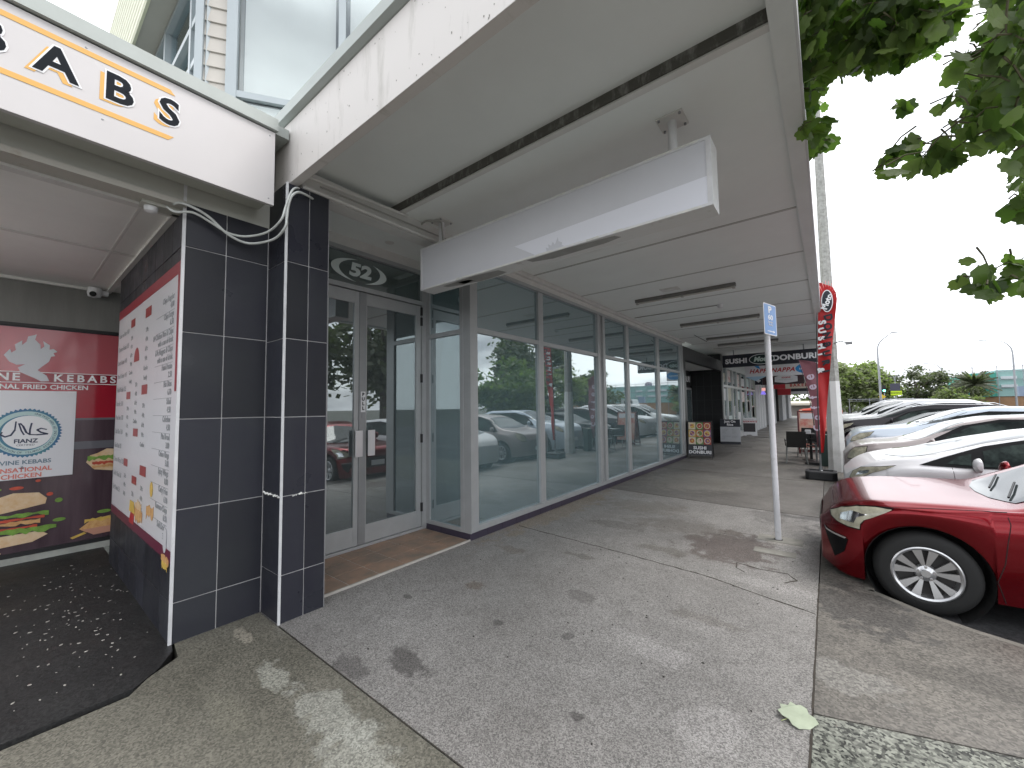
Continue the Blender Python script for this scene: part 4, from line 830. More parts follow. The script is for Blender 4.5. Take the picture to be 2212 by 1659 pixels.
for t, fn, sg in aboard('white plastic sandwich board with blackboard reading TAKEAWAYS', (-3.25, 23.8, 0), R_(6), .36, .9):
    p = MB(); n_ = (fn(0, 0, 1)-fn(0, 0, 0))*.04
    p.prism([fn(x, y, -.02) for x, y in [(-.35, 0), (-.13, 0), (-.09, .06), (.09, .06), (.13, 0), (.35, 0), (.35, .87), (.32, .90), (-.32, .90), (-.35, .87)]], n_); p.build('panel', white, t, local=True)
    if sg < 0:
        f_o = lambda a, b, d=0, fn=fn: fn(a, b, d+.021)
        flat(f_o, rect(-.28, .20, .28, .64), 0, .003).build('blackboard', mat('blackboard', (.05, .045, .05), .8), t, local=True)
        text('TAKEAWAYS', .12, f_o, 0, .72, txtred, t, local=True, bold=.004, shear=.3); text('Royal Thunder', .075, f_o, 0, .82, txtgrey, t, local=True, shear=.3)
for t, fn, sg in aboard('red and white menu board behind the outdoor chairs', (-.40, 16.2, 0), R_(4), .4, 1.3):
    frame_rect(fn, .42, 1.38, .04).build('frame', mat('frame_darkred', (.10, .012, .015), .4), t, local=True)
    flat(fn, rect(-.38, .2, .38, 1.34), -.004, .006).build('panel', mat('menu_photo', (.60, .48, .38), .5, col2=(.5, .05, .04), vs=5), t, local=True)
    if sg < 0: flat(lambda a, b, d=0, fn=fn: fn(a, b, d+.003), rect(-.34, 1.12, .34, 1.30), 0, .003).build('title_plate', paper, t, local=True)

# ------------------------------------------------------------------ outdoor chairs and table
def chair(label, loc, rz):
    t = thing('cafe_chair', label, 'chair', loc, 'black chairs at the cafe tables', rz)
    sm = mat('chair_black', (.014, .013, .013), .42); lm = mat('chair_leg', (.36, .36, .35), .35, metal=.7)
    MB().box((-.21, -.20, .43), (.21, .22, .455)).build('seat', sm, t, local=True, bevel=.01)
    b = MB(); pts = [(-.21, -.20), (.21, -.20), (.215, -.27), (-.215, -.27)]
    b.add([(-.22, -.21, .43), (.22, -.21, .43), (.22, -.19, .43), (-.22, -.19, .43), (-.215, -.29, .86), (.215, -.29, .86), (.215, -.27, .86), (-.215, -.27, .86)], [(0, 1, 2, 3), (4, 7, 6, 5), (0, 4, 5, 1), (1, 5, 6, 2), (2, 6, 7, 3), (3, 7, 4, 0)])
    b.build('backrest', sm, t, local=True, bevel=.006)
    for sx in (-1, 1):
        MB().tube([(sx*.20, -.19, .43), (sx*.235, -.24, 0)], .013, 8).build('leg', lm, t, local=True); MB().tube([(sx*.20, .20, .43), (sx*.225, .24, 0)], .013, 8).build('leg', lm, t, local=True)
    for sx in (-1, 1): MB().tube([(sx*.23, -.22, .62), (sx*.24, .12, .64), (sx*.22, .19, .44)], .012, 8).build('armrest', sm, t, local=True)
chair('black chair with silver legs standing nearest the parking sign', (-.74, 13.35, 0), R_(6))
chair('black chair half hidden behind the dark table', (-.52, 14.9, 0), R_(170))
chair('black chair tucked against the white concrete pole', (-.22, 13.8, 0), R_(60))
tb = thing('cafe_table', 'small dark square table between the outdoor chairs', 'table', (-.45, 14.2, 0)); dk = mat('table_black', (.018, .017, .017), .4)
MB().box((-.78, 13.95, .72), (-.1, 14.55, .75)).build('tabletop', dk, tb, bevel=.005); MB().tube([(-.44, 14.25, .02), (-.44, 14.25, .72)], .035).build('pedestal', dk, tb); MB().lathe([(.001, .03), (.05, .03), (.22, .012), (.23, 0), (.001, 0)], (-.44, 14.25, 0), 'z', 20).build('foot', dk, tb)
bx_ = MB().box((-.55, 14.0, .7505), (-.42, 14.1, .86)); tag(bx_.build('napkin_box', white, None, bevel=.006), 'white napkin box on the small dark table', 'napkin box')
bp2 = thing('planter_box', 'dark green planter box behind the flag at the pole foot', 'planter', (-.12, 13.15, 0)); MB().box((-.22, 13.0, 0), (-.02, 13.3, .8)).build('box', mat('planter_green', (.03, .06, .05), .5), bp2, bevel=.01)

# ------------------------------------------------------------------ feather flags
def feather(label, base, top, wid, m, lean, txt, base_kind=True, hh=4.1, wh=(.34,), rz=0, bot=.55):
    t = thing('feather_flag', label, 'flag', base, 'feather flags by the kerb', rz)
    # the pole curves over at the top; sail hangs on +x side
    n = 26; L_pole = []; R_edge = []
    for i in range(n+1):
        u = i/n; z = bot+(hh-bot)*u; bend = lean*u**2*1.0
        L_pole.append((bend, z))
        w = wid*(.12+.88*min(1, u*1.05)**.9)
        if u > .86: w *= math.sqrt(max(0, 1-((u-.86)/.14)**2))
        R_edge.append((bend+w, z+.0))
    mb = MB(); ro = random.Random(5)
    V = []; nx = 5
    for i in range(n+1):
        (x0_, z), (x1_, _) = L_pole[i], R_edge[i]
        for k in range(nx+1):
            f_ = k/nx; yy = .035*math.sin(i*.55+f_*4)*f_+.02*math.sin(i*1.3)*f_
            V.append((x0_+(x1_-x0_)*f_+.02, yy, z))
    m_ = len(V); V2 = V+[(v[0], v[1]+.004, v[2]) for v in V]
    F = []
    for i in range(n):
        for k in range(nx):
            a = i*(nx+1)+k; F.append((a, a+1, a+nx+2, a+nx+1)); F.append((m_+a, m_+a+nx+1, m_+a+nx+2, m_+a+1))
    mb.add(V2, F); sail = mb.build('sail', m, t, smooth=True, local=True)
    sail.data.validate()
    MB().tube([(x_, 0, z) for x_, z in [(0, .10)]+L_pole], [.016]+[.014-.009*i/n for i in range(n+1)], 8).build('pole', mat('flag_pole', (.03, .03, .035), .4), t, local=True)
    MB().tube([(0, 0, .08), (0, 0, .52)], .019, 10).build('spigot', alud, t, local=True)
    return t, L_pole
fr_m = mat('flag_red', (.52, .012, .015), .5, var=.25, vs=3)
FL, lp = feather('tall red feather flag with lettering standing on a black base', (-.185, 10.85, 0), 4.2, .34, fr_m, .13, 'SUSHI', hh=4.22)
bs_ = MB(); o8 = [(-.27, -.20), (-.20, -.28), (.19, -.30), (.27, -.22), (.27, .17), (.20, .24), (-.20, .24), (-.27, .17)]
bs_.prism([(x_, y_, 0) for x_, y_ in o8], (0, 0, .17)); o_b = bs_.build('base', mat('base_black', (.022, .023, .026), .5, bump=.3, bs=40), FL, local=True, bevel=.02)
MB().box((-.2, -.02, .165), (.2, .02, .19)).build('base_rib', black, o_b, local=True); MB().lathe([(.001, .25), (.03, .25), (.035, .18), (.05, .165), (.001, .165)], (0, 0, 0), 'z', 14).build('socket', alud, o_b, local=True)
# lettering down the sail (flat faces just proud of the cloth)
def flagtext(fl, word, size, dx, z_top, step, m, bold=.01, y=-.045, lp=lp, hh=4.22, bot=.55, lean=.13):
    for i, c_ in enumerate(word):
        z = z_top-i*step; u = (z-bot)/(hh-bot); bend = lean*u*u
        fn = plane_fn((bend+dx*(.35+.65*u), y, z), Vector((.18, 0, -1)).normalized(), Vector((1, 0, .18)).normalized())
        text(c_, size*(.6+.4*u), fn, 0, 0, m, fl, local=True, d=0, bold=bold)
flagtext(FL, 'SUSHI &', .19, .10, 3.33, .17, txtwhite); flagtext(FL, 'DONBURI', .21, .22, 3.42, .19, txtblack)
fe = plane_fn((.27, -.045, 3.78), (1, 0, .1)); flat(fe, ell(0, 0, .10, .24, 28), 0, .003).build('logo_rim', txtwhite, FL, local=True)
flat(fe, ell(0, 0, .085, .22, 28), .0035, .002).build('logo_field', txtblack, FL, local=True); text('Moto', .15, plane_fn((.27, -.052, 3.76), Vector((.35, 0, .9)).normalized(), Vector((-.9, 0, .35)).normalized()), 0, 0, txtwhite, FL, local=True, bold=.005)
ry = MB()
for k in range(9):
    a = R_(20+k*18); ry.prism([(.27+.12*math.cos(a), -.044, 3.8+.27*math.sin(a)), (.27+.18*math.cos(a)+.008, -.044, 3.8+.42*math.sin(a)), (.27+.18*math.cos(a)-.008, -.044, 3.8+.42*math.sin(a))], (0, .002, 0))
ry.build('sun_ray', mat('ray_pink', (.75, .35, .33), .5), FL, local=True)
pk = mat('flag_mauve', (.33, .13, .16), .5, var=.25, vs=3)
F2, lp2 = feather('shorter mauve feather flag behind the tall red one', (-.30, 13.4, 0), 2.8, .46, pk, -.30, 'espresso', hh=2.80, bot=.45)
for i, c_ in enumerate('Coffee'):
    z = .95+i*.27; u = (z-.45)/2.33; text(c_, .36*(.5+.5*u), plane_fn((-.32*u*u+.04+.13*u, -.05, z), Vector((-.15, 0, 1)).normalized(), Vector((-1, 0, -.15)).normalized()), 0, 0, mat('flag_lilac', (.72, .60, .72), .5), F2, local=True, bold=.008)
MB().box((-.25, -.25, 0), (.25, .25, .05)).build('base', black, F2, local=True, bevel=.01)

# ------------------------------------------------------------------ parking sign, concrete pole
PS = thing('parking_sign', 'blue sixty minute parking sign on a slim white post in the footpath', 'sign', (-.535, 5.72, 0))
MB().tube([(-.535, 5.72, .0), (-.545, 5.72, 2.48)], .032, 18).build('post', mat('post_white', (.66, .66, .69), .5, col2=(.42, .42, .40), vs=14, thr=(.2, .42)), PS, smooth=True)
MB().lathe([(.045, 0), (.045, .006), (.034, .006)], (-.535, 5.72, .0005), 'z', 16, False).build('post_hole', dark, PS)
sr = Vector((.62, .12, 0)).normalized(); sr = Vector((.75, -.66, 0)).normalized(); sr = Vector((.26, .97, 0)).normalized()
fps = plane_fn((-.505, 5.71, 2.62), sr)
def rrect(w, h, r, n=5):
    out = []
    for cx, cy, a in ((w-r, h-r, 0), (-w+r, h-r, 90), (-w+r, -h+r, 180), (w-r, -h+r, 270)):
        out += [(cx+r*math.cos(R_(a+90*i/n)), cy+r*math.sin(R_(a+90*i/n))) for i in range(n+1)]
    return out
flat(fps, rrect(.182, .190, .022), 0, .003).build('sign_plate', txtwhite, PS); flat(fps, rrect(.168, .180, .018), .0035, .001).build('sign_face', mat('parking_blue', (.16, .30, .58), .3), PS)
text('P', .11, fps, -.01, .115, txtwhite, PS, d=.006, bold=.004, xs=1.7); text('60', .085, fps, 0, .022, txtwhite, PS, d=.006, bold=.002, xs=1.7); text('8am-6pm\nMon-Fri', .036, fps, 0, -.05, txtwhite, PS, d=.006)
flat(fps, [(-.10, -.150), (.07, -.150), (.07, -.162), (.12, -.145), (.07, -.128), (.07, -.140), (-.10, -.140)], .005, .001).build('arrow', txtwhite, PS)
CP = thing('concrete_pole', 'thick tapering concrete pole with a white painted lower part', 'pole', (.09, 12.3, 0))
def octo(z, r): return [(.105+(-.02)*z*.0+r*math.cos(R_(22.5+45*k)), 12.25+r*math.sin(R_(22.5+45*k)), z) for k in range(8)]
mb = MB(); zs = [(-.02, .185), (2.12, .135)]
v = octo(-.02, .185)+octo(2.12, .142); mb.add(v, [tuple(range(8))[::-1], tuple(range(8, 16))]+[(i, (i+1) % 8, 8+(i+1) % 8, 8+i) for i in range(8)]); mb.build('painted_base', mat('pole_white', (.70, .70, .69), .6, col2=(.5, .5, .47), vs=3, thr=(.25, .5), bump=.2), CP)
mb = MB(); v = octo(2.12, .140)+octo(9.0, .085); mb.add(v, [tuple(range(8))[::-1], tuple(range(8, 16))]+[(i, (i+1) % 8, 8+(i+1) % 8, 8+i) for i in range(8)]); mb.build('shaft', mat('pole_concrete', (.42, .42, .40), .8, col2=(.26, .26, .24), vs=16, thr=(.35, .6), bump=.4, bs=40), CP)
MB().tube([(.10, 12.2, 3.0), (.30, 12.1, 3.05), (.42, 12.0, 2.98)], .012, 8).build('bracket', alud, CP); MB().box((.38, 11.9, 2.95), (.50, 12.1, 3.0)).build('lamp_head', alud, CP)
MB().tube([(-.03, 12.0, 3.3), (-.03, 12.0, 3.5), (-.045, 12, 3.6)], .03, 10).build('conduit_box', alud, CP)

# ------------------------------------------------------------------ fallen leaf
def leaf_outline(s=1.0, lobes=5):
    P_ = [(0, -.46), (.20, -.42), (.40, -.40), (.46, -.22), (.40, -.06), (.50, .08), (.44, .24), (.30, .28), (.24, .44), (.06, .36), (-.16, .46), (-.28, .30), (-.46, .26), (-.48, .08), (-.38, -.06), (-.45, -.24), (-.36, -.40), (-.18, -.42)]
    return [(x*s, y*s) for x, y in P_]
lf = MB(); o_ = leaf_outline(.16)
lp_ = [(x*math.cos(.9)-y*math.sin(.9)-.20, x*math.sin(.9)+y*math.cos(.9)+2.56, .012+.10*abs(x)+.02*math.sin(9*y)) for x, y in o_]
lf.prism(lp_, (0, 0, .0015)); lm_ = mat('fallen_leaf', (.40, .45, .33), .6, var=.25, vs=14)
tl = thing('fallen_leaf', 'pale green lobed leaf lying on the footpath', 'leaf', (-.2, 2.56, 0)); lf.build('blade', lm_, tl)
MB().tube([(-.26, 2.49, .006), (-.20, 2.56, .014), (-.155, 2.60, .014)], .0018, 6).build('stalk', mat('stalk', (.4, .45, .22), .6), tl)

# ------------------------------------------------------------------ cars
GZ = -.13
def interp(P_, x):
    if x <= P_[0][0]: return P_[0][1]
    for (a, b) in zip(P_[:-1], P_[1:]):
        if x <= b[0]:
            t = (x-a[0])/(b[0]-a[0]); return a[1]+(b[1]-a[1])*t
    return P_[-1][1]
def smooth_fn(P_, w=.06):
    def f(x): return sum(interp(P_, x+d*w) for d in (-1.5, -1, -.5, 0, .5, 1, 1.5))/7
    return f
tyre_m = mat('tyre_rubber', (.010, .010, .010), .75, bump=.2, bs=60); rim_m = mat('alloy_rim', (.55, .55, .56), .28, metal=.85); rimd = mat('wheel_dark', (.03, .028, .027), .6)
cglass = mat('car_glass', (.005, .008, .008), .05, spec=.10, col2=(.035, .05, .045), vs=2.4, thr=(.42, .58)); trimb = mat('car_black_trim', (.005, .005, .006), .35, spec=.12)
lampm = mat('headlight_lens', (.50, .47, .36), .15, coat=.2, col2=(.24, .23, .18), vs=9, thr=(.35, .6)); chrome = mat('chrome', (.7, .7, .72), .12, metal=1.); seamm = mat('panel_gap', (.01, .01, .01), .8); ambm = mat('indicator_amber', (.5, .2, .04), .2, coat=1)
wshield = mat('windscreen', (.02, .03, .03), .02, spec=.6, col2=(.04, .05, .055), vs=1.5)
def wheel_parts(car, cx, cy, r, side, rr=None, spokes=10, detail=True):
    """side -1: outer face towards -y"""
    rr = rr or r*.66; w = .105; yo = cy
    o_ = lambda k: yo+side*k
    prof = [(rr, o_(.09)), (rr+.012, o_(w-.002)), (r*.86, o_(w)), (r*.95, o_(w*.85)), (r, o_(w*.55)), (r, o_(-w*.55)), (r*.93, o_(-w)), (rr, o_(-w))]
    ty = MB().lathe(prof, (cx, 0, r), 'y', 40, False).build('wheel', tyre_m, car, local=True, smooth=True)
    rim = MB().lathe([(rr+.002, o_(.095)), (rr-.008, o_(.100)), (rr-.022, o_(.092)), (rr-.03, o_(.06)), (rr-.035, o_(-.08))], (cx, 0, r), 'y', 40, False)
    rim.lathe([(.001, o_(.085)), (.028, o_(.085)), (.034, o_(.078)), (.06, o_(.070)), (.07, o_(.045))], (cx, 0, r), 'y', 24, False)
    for k in range(spokes):
        a = 2*math.pi*(k//2)/(spokes/2)+(.27 if k % 2 else -.27)+.3 if spokes % 2 == 0 and detail else 2*math.pi*k/spokes
        a0 = a+(-.12 if k % 2 else .12)
        def P_(rad, ang, d): return (cx+rad*math.cos(ang), o_(d), r+rad*math.sin(ang))
        ra, rb = .05, rr-.012; wa, wb = .019, .031
        pts = [P_(ra, a0-wa/ra*.5, .068), P_(rb, a-wb/rb, .086), P_(rb, a+wb/rb, .086), P_(ra, a0+wa/ra*.5, .068)]
        n_ = len(rim.v); q = [(p[0], p[1]-side*.022, p[2]) for p in pts]
        rim.add(pts+q, [(0, 1, 2, 3), (7, 6, 5, 4), (0, 4, 5, 1), (1, 5, 6, 2), (2, 6, 7, 3), (3, 7, 4, 0)])
    rim.build('rim', rim_m, ty, local=True, smooth=True)
    MB().lathe([(.001, o_(.02)), (rr-.03, o_(.02)), (rr-.03, o_(.015)), (.001, o_(.015))], (cx, 0, r), 'y', 30).build('brake_disc', rimd, ty, local=True)
    if detail:
        lg = MB()
        for k in range(5):
            a = 2*math.pi*k/5+.3; lg.lathe([(.001, o_(.078)), (.010, o_(.078)), (.013, o_(.066))], (cx+.050*math.cos(a), 0, r+.050*math.sin(a)), 'y', 8, False)
        lg.build('wheel_nut', chrome, ty, local=True)
def make_car(label, x, ynear, paint, p, label_group='cars parked nose in along the kerb'):
    hwm = p['w']; t = thing('parked_car', label, 'car', (x, ynear+hwm, GZ), label_group)
    top, belt, hw = smooth_fn(p['top'], .05), smooth_fn(p['belt'], .05), smooth_fn(p['hw'], .04)
    Lc = p['L']; wr = p.get('wr', .325); wx = p['wx']; ra = wr+p.get('gap', .055); sill = p.get('sill', .20); foot = smooth_fn(p.get('foot', [(0, .26), (.5, .20), (Lc-.5, .2), (Lc, .3)]))
    st_ = sorted(set([0, .012, .03, .055, .09]+[.12+.035*i for i in range(int((Lc-.24)/.035)+1)]+[Lc-.09, Lc-.04, Lc-.01, Lc]+[w_+s_*ra for w_ in wx for s_ in (-1, -.985, -.95, -.9, .9, .95, .985, 1)]))
    NS = 24; V = []; n2 = 2*NS-1
    for xx in st_:
        zl = foot(xx)
        for w_ in wx:
            if abs(xx-w_) < ra: zl = max(zl, wr+math.sqrt(ra*ra-(xx-w_)**2))
        tz = top(xx); b = min(belt(xx), tz-.02); zl = min(zl, b-.03); w0 = hw(xx); g = tz-b
        rk = max(.70, .87-.30*max(0, g-.10)/.45) if g > .10 else .87
        lowz = lambda k: zl+(b-zl)*k
        ctl = [(w0*(.965 if zl > .3 else .93), zl), (w0*.975 if zl < .3 else w0*.985, lowz(.28)), (w0*1.0, lowz(.6)), (w0*.992, lowz(.85)), (w0*.955, b), (w0*(.955*.55+rk*.45), b+g*.42), (w0*rk, b+g*.88), (w0*rk*.90, b+g*.975), (w0*rk*.5, b+g*.998), (0, tz)]
        cr = []
        for i in range(len(ctl)-1):
            p0, p1, p2, p3 = [Vector(ctl[j]) for j in (max(i-1, 0), i, i+1, min(i+2, len(ctl)-1))]
            if i == len(ctl)-2: p3 = Vector((-ctl[-2][0], ctl[-2][1]))
            m_ = 3 if i in (2, 3, 4, 5, 6) else 2
            if i >= 7: m_ = 4
            for k in range(m_):
                u = k/m_; cr.append(.5*((2*p1)+(-p0+p2)*u+(2*p0-5*p1+4*p2-p3)*u*u+(-p0+3*p1-3*p2+p3)*u**3))
        cr.append(Vector(ctl[-1])); half = [(c_.x, c_.y) for c_ in cr]
        full = [(-y_, z_) for y_, z_ in half]+[(y_, z_) for y_, z_ in half[::-1][1:]]
        n2 = len(full); V += [(xx, y_, z_) for y_, z_ in full]
    F = []
    for i in range(len(st_)-1):
        for k in range(n2-1):
            a = i*n2+k; F.append((a, a+1, a+n2+1, a+n2))
    F.append(tuple(range(n2))); F.append(tuple((len(st_)-1)*n2+k for k in range(n2))[::-1])
    mb = MB(); mb.add(V, F); body = mb.build('body', paint, t, local=True); me = body.data
    me.polygons.foreach_set('use_smooth', [True]*len(me.polygons)); me.set_sharp_from_angle(angle=R_(50))
    bm = bmesh.new(); bm.from_mesh(me); bvh = BVHTree.FromBMesh(bm); bm.free()
    def proj(pts, name, m, parent=t, d=(0, 1, 0), off=.003, thick=0, cell=.05):
        d = Vector(d).normalized(); mirror = abs(d.y) > .5
        ax = (0, 2) if abs(d.y) > .5 else ((0, 1) if abs(d.z) > .5 else (1, 2))
        bm = bmesh.new(); vs = []
        for a, b in pts:
            c_ = [0, 0, 0]; c_[ax[0]] = a; c_[ax[1]] = b; vs.append(bm.verts.new(c_))
        bm.faces.new(vs)
        for axx in ax:
            lo = min(v_.co[axx] for v_ in bm.verts); hi = max(v_.co[axx] for v_ in bm.verts); c0 = lo+cell
            while c0 < hi:
                nrm = [0, 0, 0]; nrm[axx] = 1; co = [0, 0, 0]; co[axx] = c0
                bmesh.ops.bisect_plane(bm, geom=bm.verts[:]+bm.edges[:]+bm.faces[:], plane_co=co, plane_no=nrm); c0 += cell
        ok = True
        for v_ in bm.verts:
            o0 = Vector(v_.co)-d*4; h = bvh.ray_cast(o0, d)
            if h[0] is None: h = bvh.find_nearest(Vector(v_.co)-d*.9)
            v_.co = h[0]+h[1]*off*(1 if h[1].dot(d) < 0 else -1)
        me2 = bpy.data.meshes.new(name); bm.to_mesh(me2); bm.free(); me2.materials.append(m)
        me2.polygons.foreach_set('use_smooth', [True]*len(me2.polygons))
        o_ = bpy.data.objects.new(name, me2); S.collection.objects.link(o_); o_.parent = parent; return o_
    def seam(pts, name='panel_gap', m=seamm, d=(0, 1, 0), w=.006, off=.002, parent=None):
        out = []
        for (a, b) in zip(pts[:-1], pts[1:]):
            a, b = Vector(a), Vector(b); n_ = max(1, int((b-a).length/.04)); out += [a+(b-a)*i/n_ for i in range(n_)]
        out.append(Vector(pts[-1])); d = Vector(d).normalized(); hit = []
        for q in out:
            q3 = Vector((q.x, 0, q.y)) if abs(d.y) > .5 else (Vector((q.x, q.y, 0)) if abs(d.z) > .5 else Vector((0, q.x, q.y)))
            h = bvh.ray_cast(q3-d*4, d)
            if h[0] is not None: hit.append((h[0]-d*0, h[1]))
        if len(hit) < 2: return
        MB().tube([h[0]+h[1]*0 for h in hit], w/2, 6).build(name, m, parent or t, local=True)
    # side glass (both sides), lamps, seams
    for sd in (1, -1):
        d = (0, sd, 0)
        proj(p['dlo'], 'window_trim', trimb, d=d, off=.008)
        for q in p['glass']: proj(q, 'side_window', cglass, d=d, off=.014)
        if 'lamp' in p:
            ob = proj(p['lamp'], 'headlight', lampm, d=d, off=.012, cell=.018)
            cx_ = sum(q_[0] for q_ in p['lamp'])/len(p['lamp']); cz_ = sum(q_[1] for q_ in p['lamp'])/len(p['lamp'])
            proj([(cx_+(a_-cx_)*1.07, cz_+(b_-cz_)*1.12) for a_, b_ in p['lamp']], 'lamp_surround', trimb, ob, d=d, off=.006, cell=.018)
            if 'lamp_in' in p: proj(p['lamp_in'], 'lamp_reflector', chrome, ob, d=d, off=.016, cell=.018)
        for q in p.get('seams', []): seam(q, d=d)
        if 'mirror' in p:
            mx_, mz = p['mirror']; ysg = -sd
            h = bvh.ray_cast(Vector((mx_, ysg*4, mz)), Vector((0, -ysg, 0))); y0_ = abs(h[0].y) if h[0] is not None else hwm
            mm_ = MB().lathe([(.001, -.085), (.05, -.075), (.078, -.04), (.085, .0), (.078, .045), (.05, .08), (.001, .09)], (mx_, ysg*(y0_+.13), mz+.045), 'y', 20)
            mm_.v = [(mx_+(v_[0]-mx_)*.55*(1.2 if v_[0] < mx_ else .5), v_[1]*1 if False else (ysg*(y0_+.13)+(v_[1]-0)*1.15 if False else v_[1]+ysg*(y0_+.13)*0), v_[2]) for v_ in mm_.v]
            mo = mm_.build('door_mirror', p.get('mirror_mat', paint), t, local=True, smooth=True)
            MB().box((mx_-.03, ysg*(y0_-.01), mz-.03), (mx_+.03, ysg*(y0_+.10), mz-.0)).build('mirror_foot', trimb, mo, local=True, bevel=.008)
    for q, d in p.get('hood_seams', []): seam(q, d=d)
    if 'wind' in p: proj(p['wind'], 'windscreen', p.get('windmat', wshield), d=(0, 0, -1), off=.004, cell=.08)
    if 'grille' in p: proj(p['grille'], 'grille', trimb, d=(1, 0, 0), off=.006)
    if 'plate' in p: proj(rect(-.18, p['plate'], .18, p['plate']+.12), 'number_plate', txtwhite, d=(1, 0, 0), off=.012)
    for w_ in wx:
        for sd in (-1, 1):
            wheel_parts(t, w_, sd*(hwm-.125), wr, sd, spokes=10, detail=p.get('detail', False))
            MB().lathe([(ra-.002, sd*(hwm-.03)), (ra-.002, sd*(hwm-.34)), (.05, sd*(hwm-.345))], (w_, 0, wr), 'y', 32, False).build('wheel_arch', mat('arch_liner', (.010, .010, .010), .95), t, local=True)
    MB().box((.22, -hwm+.35, .16), (Lc-.25, hwm-.35, .45)).build('underbody', mat('underbody', (.012, .012, .012), .9), t, local=True)
    if p.get('rails'):
        for sd in (-1, 1):
            pts = [(x_, sd*hwm*p['rails'][2], top(x_)-.01+(.0 if i in (0, 6) else .045)) for i, x_ in enumerate([p['rails'][0]+(p['rails'][1]-p['rails'][0])*k/6 for k in range(7)])]
            MB().tube(pts, .014, 8).build('roof_rail', chrome, t, local=True)
    if p.get('wiper') and p.get('detail'):
        for ya in (-.45, .05):
            h0 = bvh.ray_cast(Vector((p['wiper'], ya, 4)), Vector((0, 0, -1)))[0]; h1 = bvh.ray_cast(Vector((p['wiper']+.14, ya+.45, 4)), Vector((0, 0, -1)))[0]
            if h0 and h1: MB().tube([h0+Vector((0, 0, .02)), h1+Vector((0, 0, .02))], .008, 6).build('wiper', trimb, t, local=True)
    return t, proj, seam, bvh
def paintm(name, col, flake=0., rough=.32, metal=.3):
    m = mat(name, col, rough, metal=metal, coat=(.0 if sum(col) < .15 and metal < .5 else .4), spec=(.18 if sum(col) < .15 else .3)); return m
# red sedan in the foreground
red = dict(L=4.6, w=.90, wr=.325, gap=.055, wx=(.68, 3.40), sill=.18, detail=True,
    top=[(-.1, .50), (0, .56), (.06, .72), (.16, .81), (.35, .86), (.6, .882), (.9, .895), (1.22, .90), (1.5, 1.05), (2.0, 1.34), (2.4, 1.42), (3.2, 1.40), (3.8, 1.16), (4.35, 1.08), (4.5, .95), (4.6, .7)],
    belt=[(-.1, .40), (0, .50), (.06, .60), (.2, .785), (.5, .845), (1.0, .865), (1.5, .90), (3.0, .95), (4.2, .95), (4.6, .65)],
    hw=[(-.1, .40), (0, .50), (.04, .62), (.12, .75), (.25, .845), (.45, .885), (.7, .90), (4.0, .89), (4.4, .82), (4.6, .62)],
    foot=[(0, .24), (.12, .16), (.5, .17), (1.2, .19), (3.9, .2), (4.5, .3), (4.6, .35)],
    dlo=[(1.50, .93), (1.75, 1.06), (2.2, 1.30), (2.6, 1.34), (3.2, 1.30), (3.7, 1.04), (3.2, .98)], glass=[[(1.62, .955), (1.80, 1.05), (2.22, 1.27), (2.42, 1.29), (2.42, .965)], [(2.48, .97), (2.48, 1.29), (2.9, 1.28), (3.1, 1.2), (3.2, 1.0)]],
    lamp=[(.095, .71), (.10, .67), (.14, .64), (.21, .622), (.285, .618), (.29, .66), (.315, .70), (.39, .745), (.50, .815), (.40, .815), (.28, .802), (.18, .765)],
    lamp_in=[(.16, .67), (.25, .66), (.27, .71), (.34, .75), (.24, .76), (.17, .72)],
    seams=[[(1.13, .905), (1.145, .80), (1.12, .66), (1.10, .5), (1.06, .36), (1.10, .20)], [(.30, .815), (.7, .855), (1.14, .885)]],
    wind=[(1.24, -.60), (1.16, -.3), (1.14, 0), (1.16, .3), (1.24, .60), (1.85, .52), (1.95, 0), (1.85, -.52)], mirror=(1.55, .97), wiper=1.24, grille=[(-.32, .38), (.32, .38), (.38, .62), (-.38, .62)], plate=.42)
rp = paintm('red_car_paint', (.185, .003, .008), rough=.22, metal=.75)
RC, pj, sm_, bv = make_car('glossy dark red car nearest the camera with silver ten spoke wheels', -.115, 4.68, rp, red)
for sd in (1, -1):
    b_ = pj([(.03, .55), (.05, .47), (.10, .30), (.17, .38), (.20, .50), (.12, .52)], 'bumper_vent', trimb, d=(0, sd, 0), off=.004, cell=.03)
    pj([(.03, .575), (.05, .535), (.19, .515), (.18, .50), (.05, .52)], 'vent_trim', chrome, b_, d=(0, sd, 0), off=.008, cell=.03)
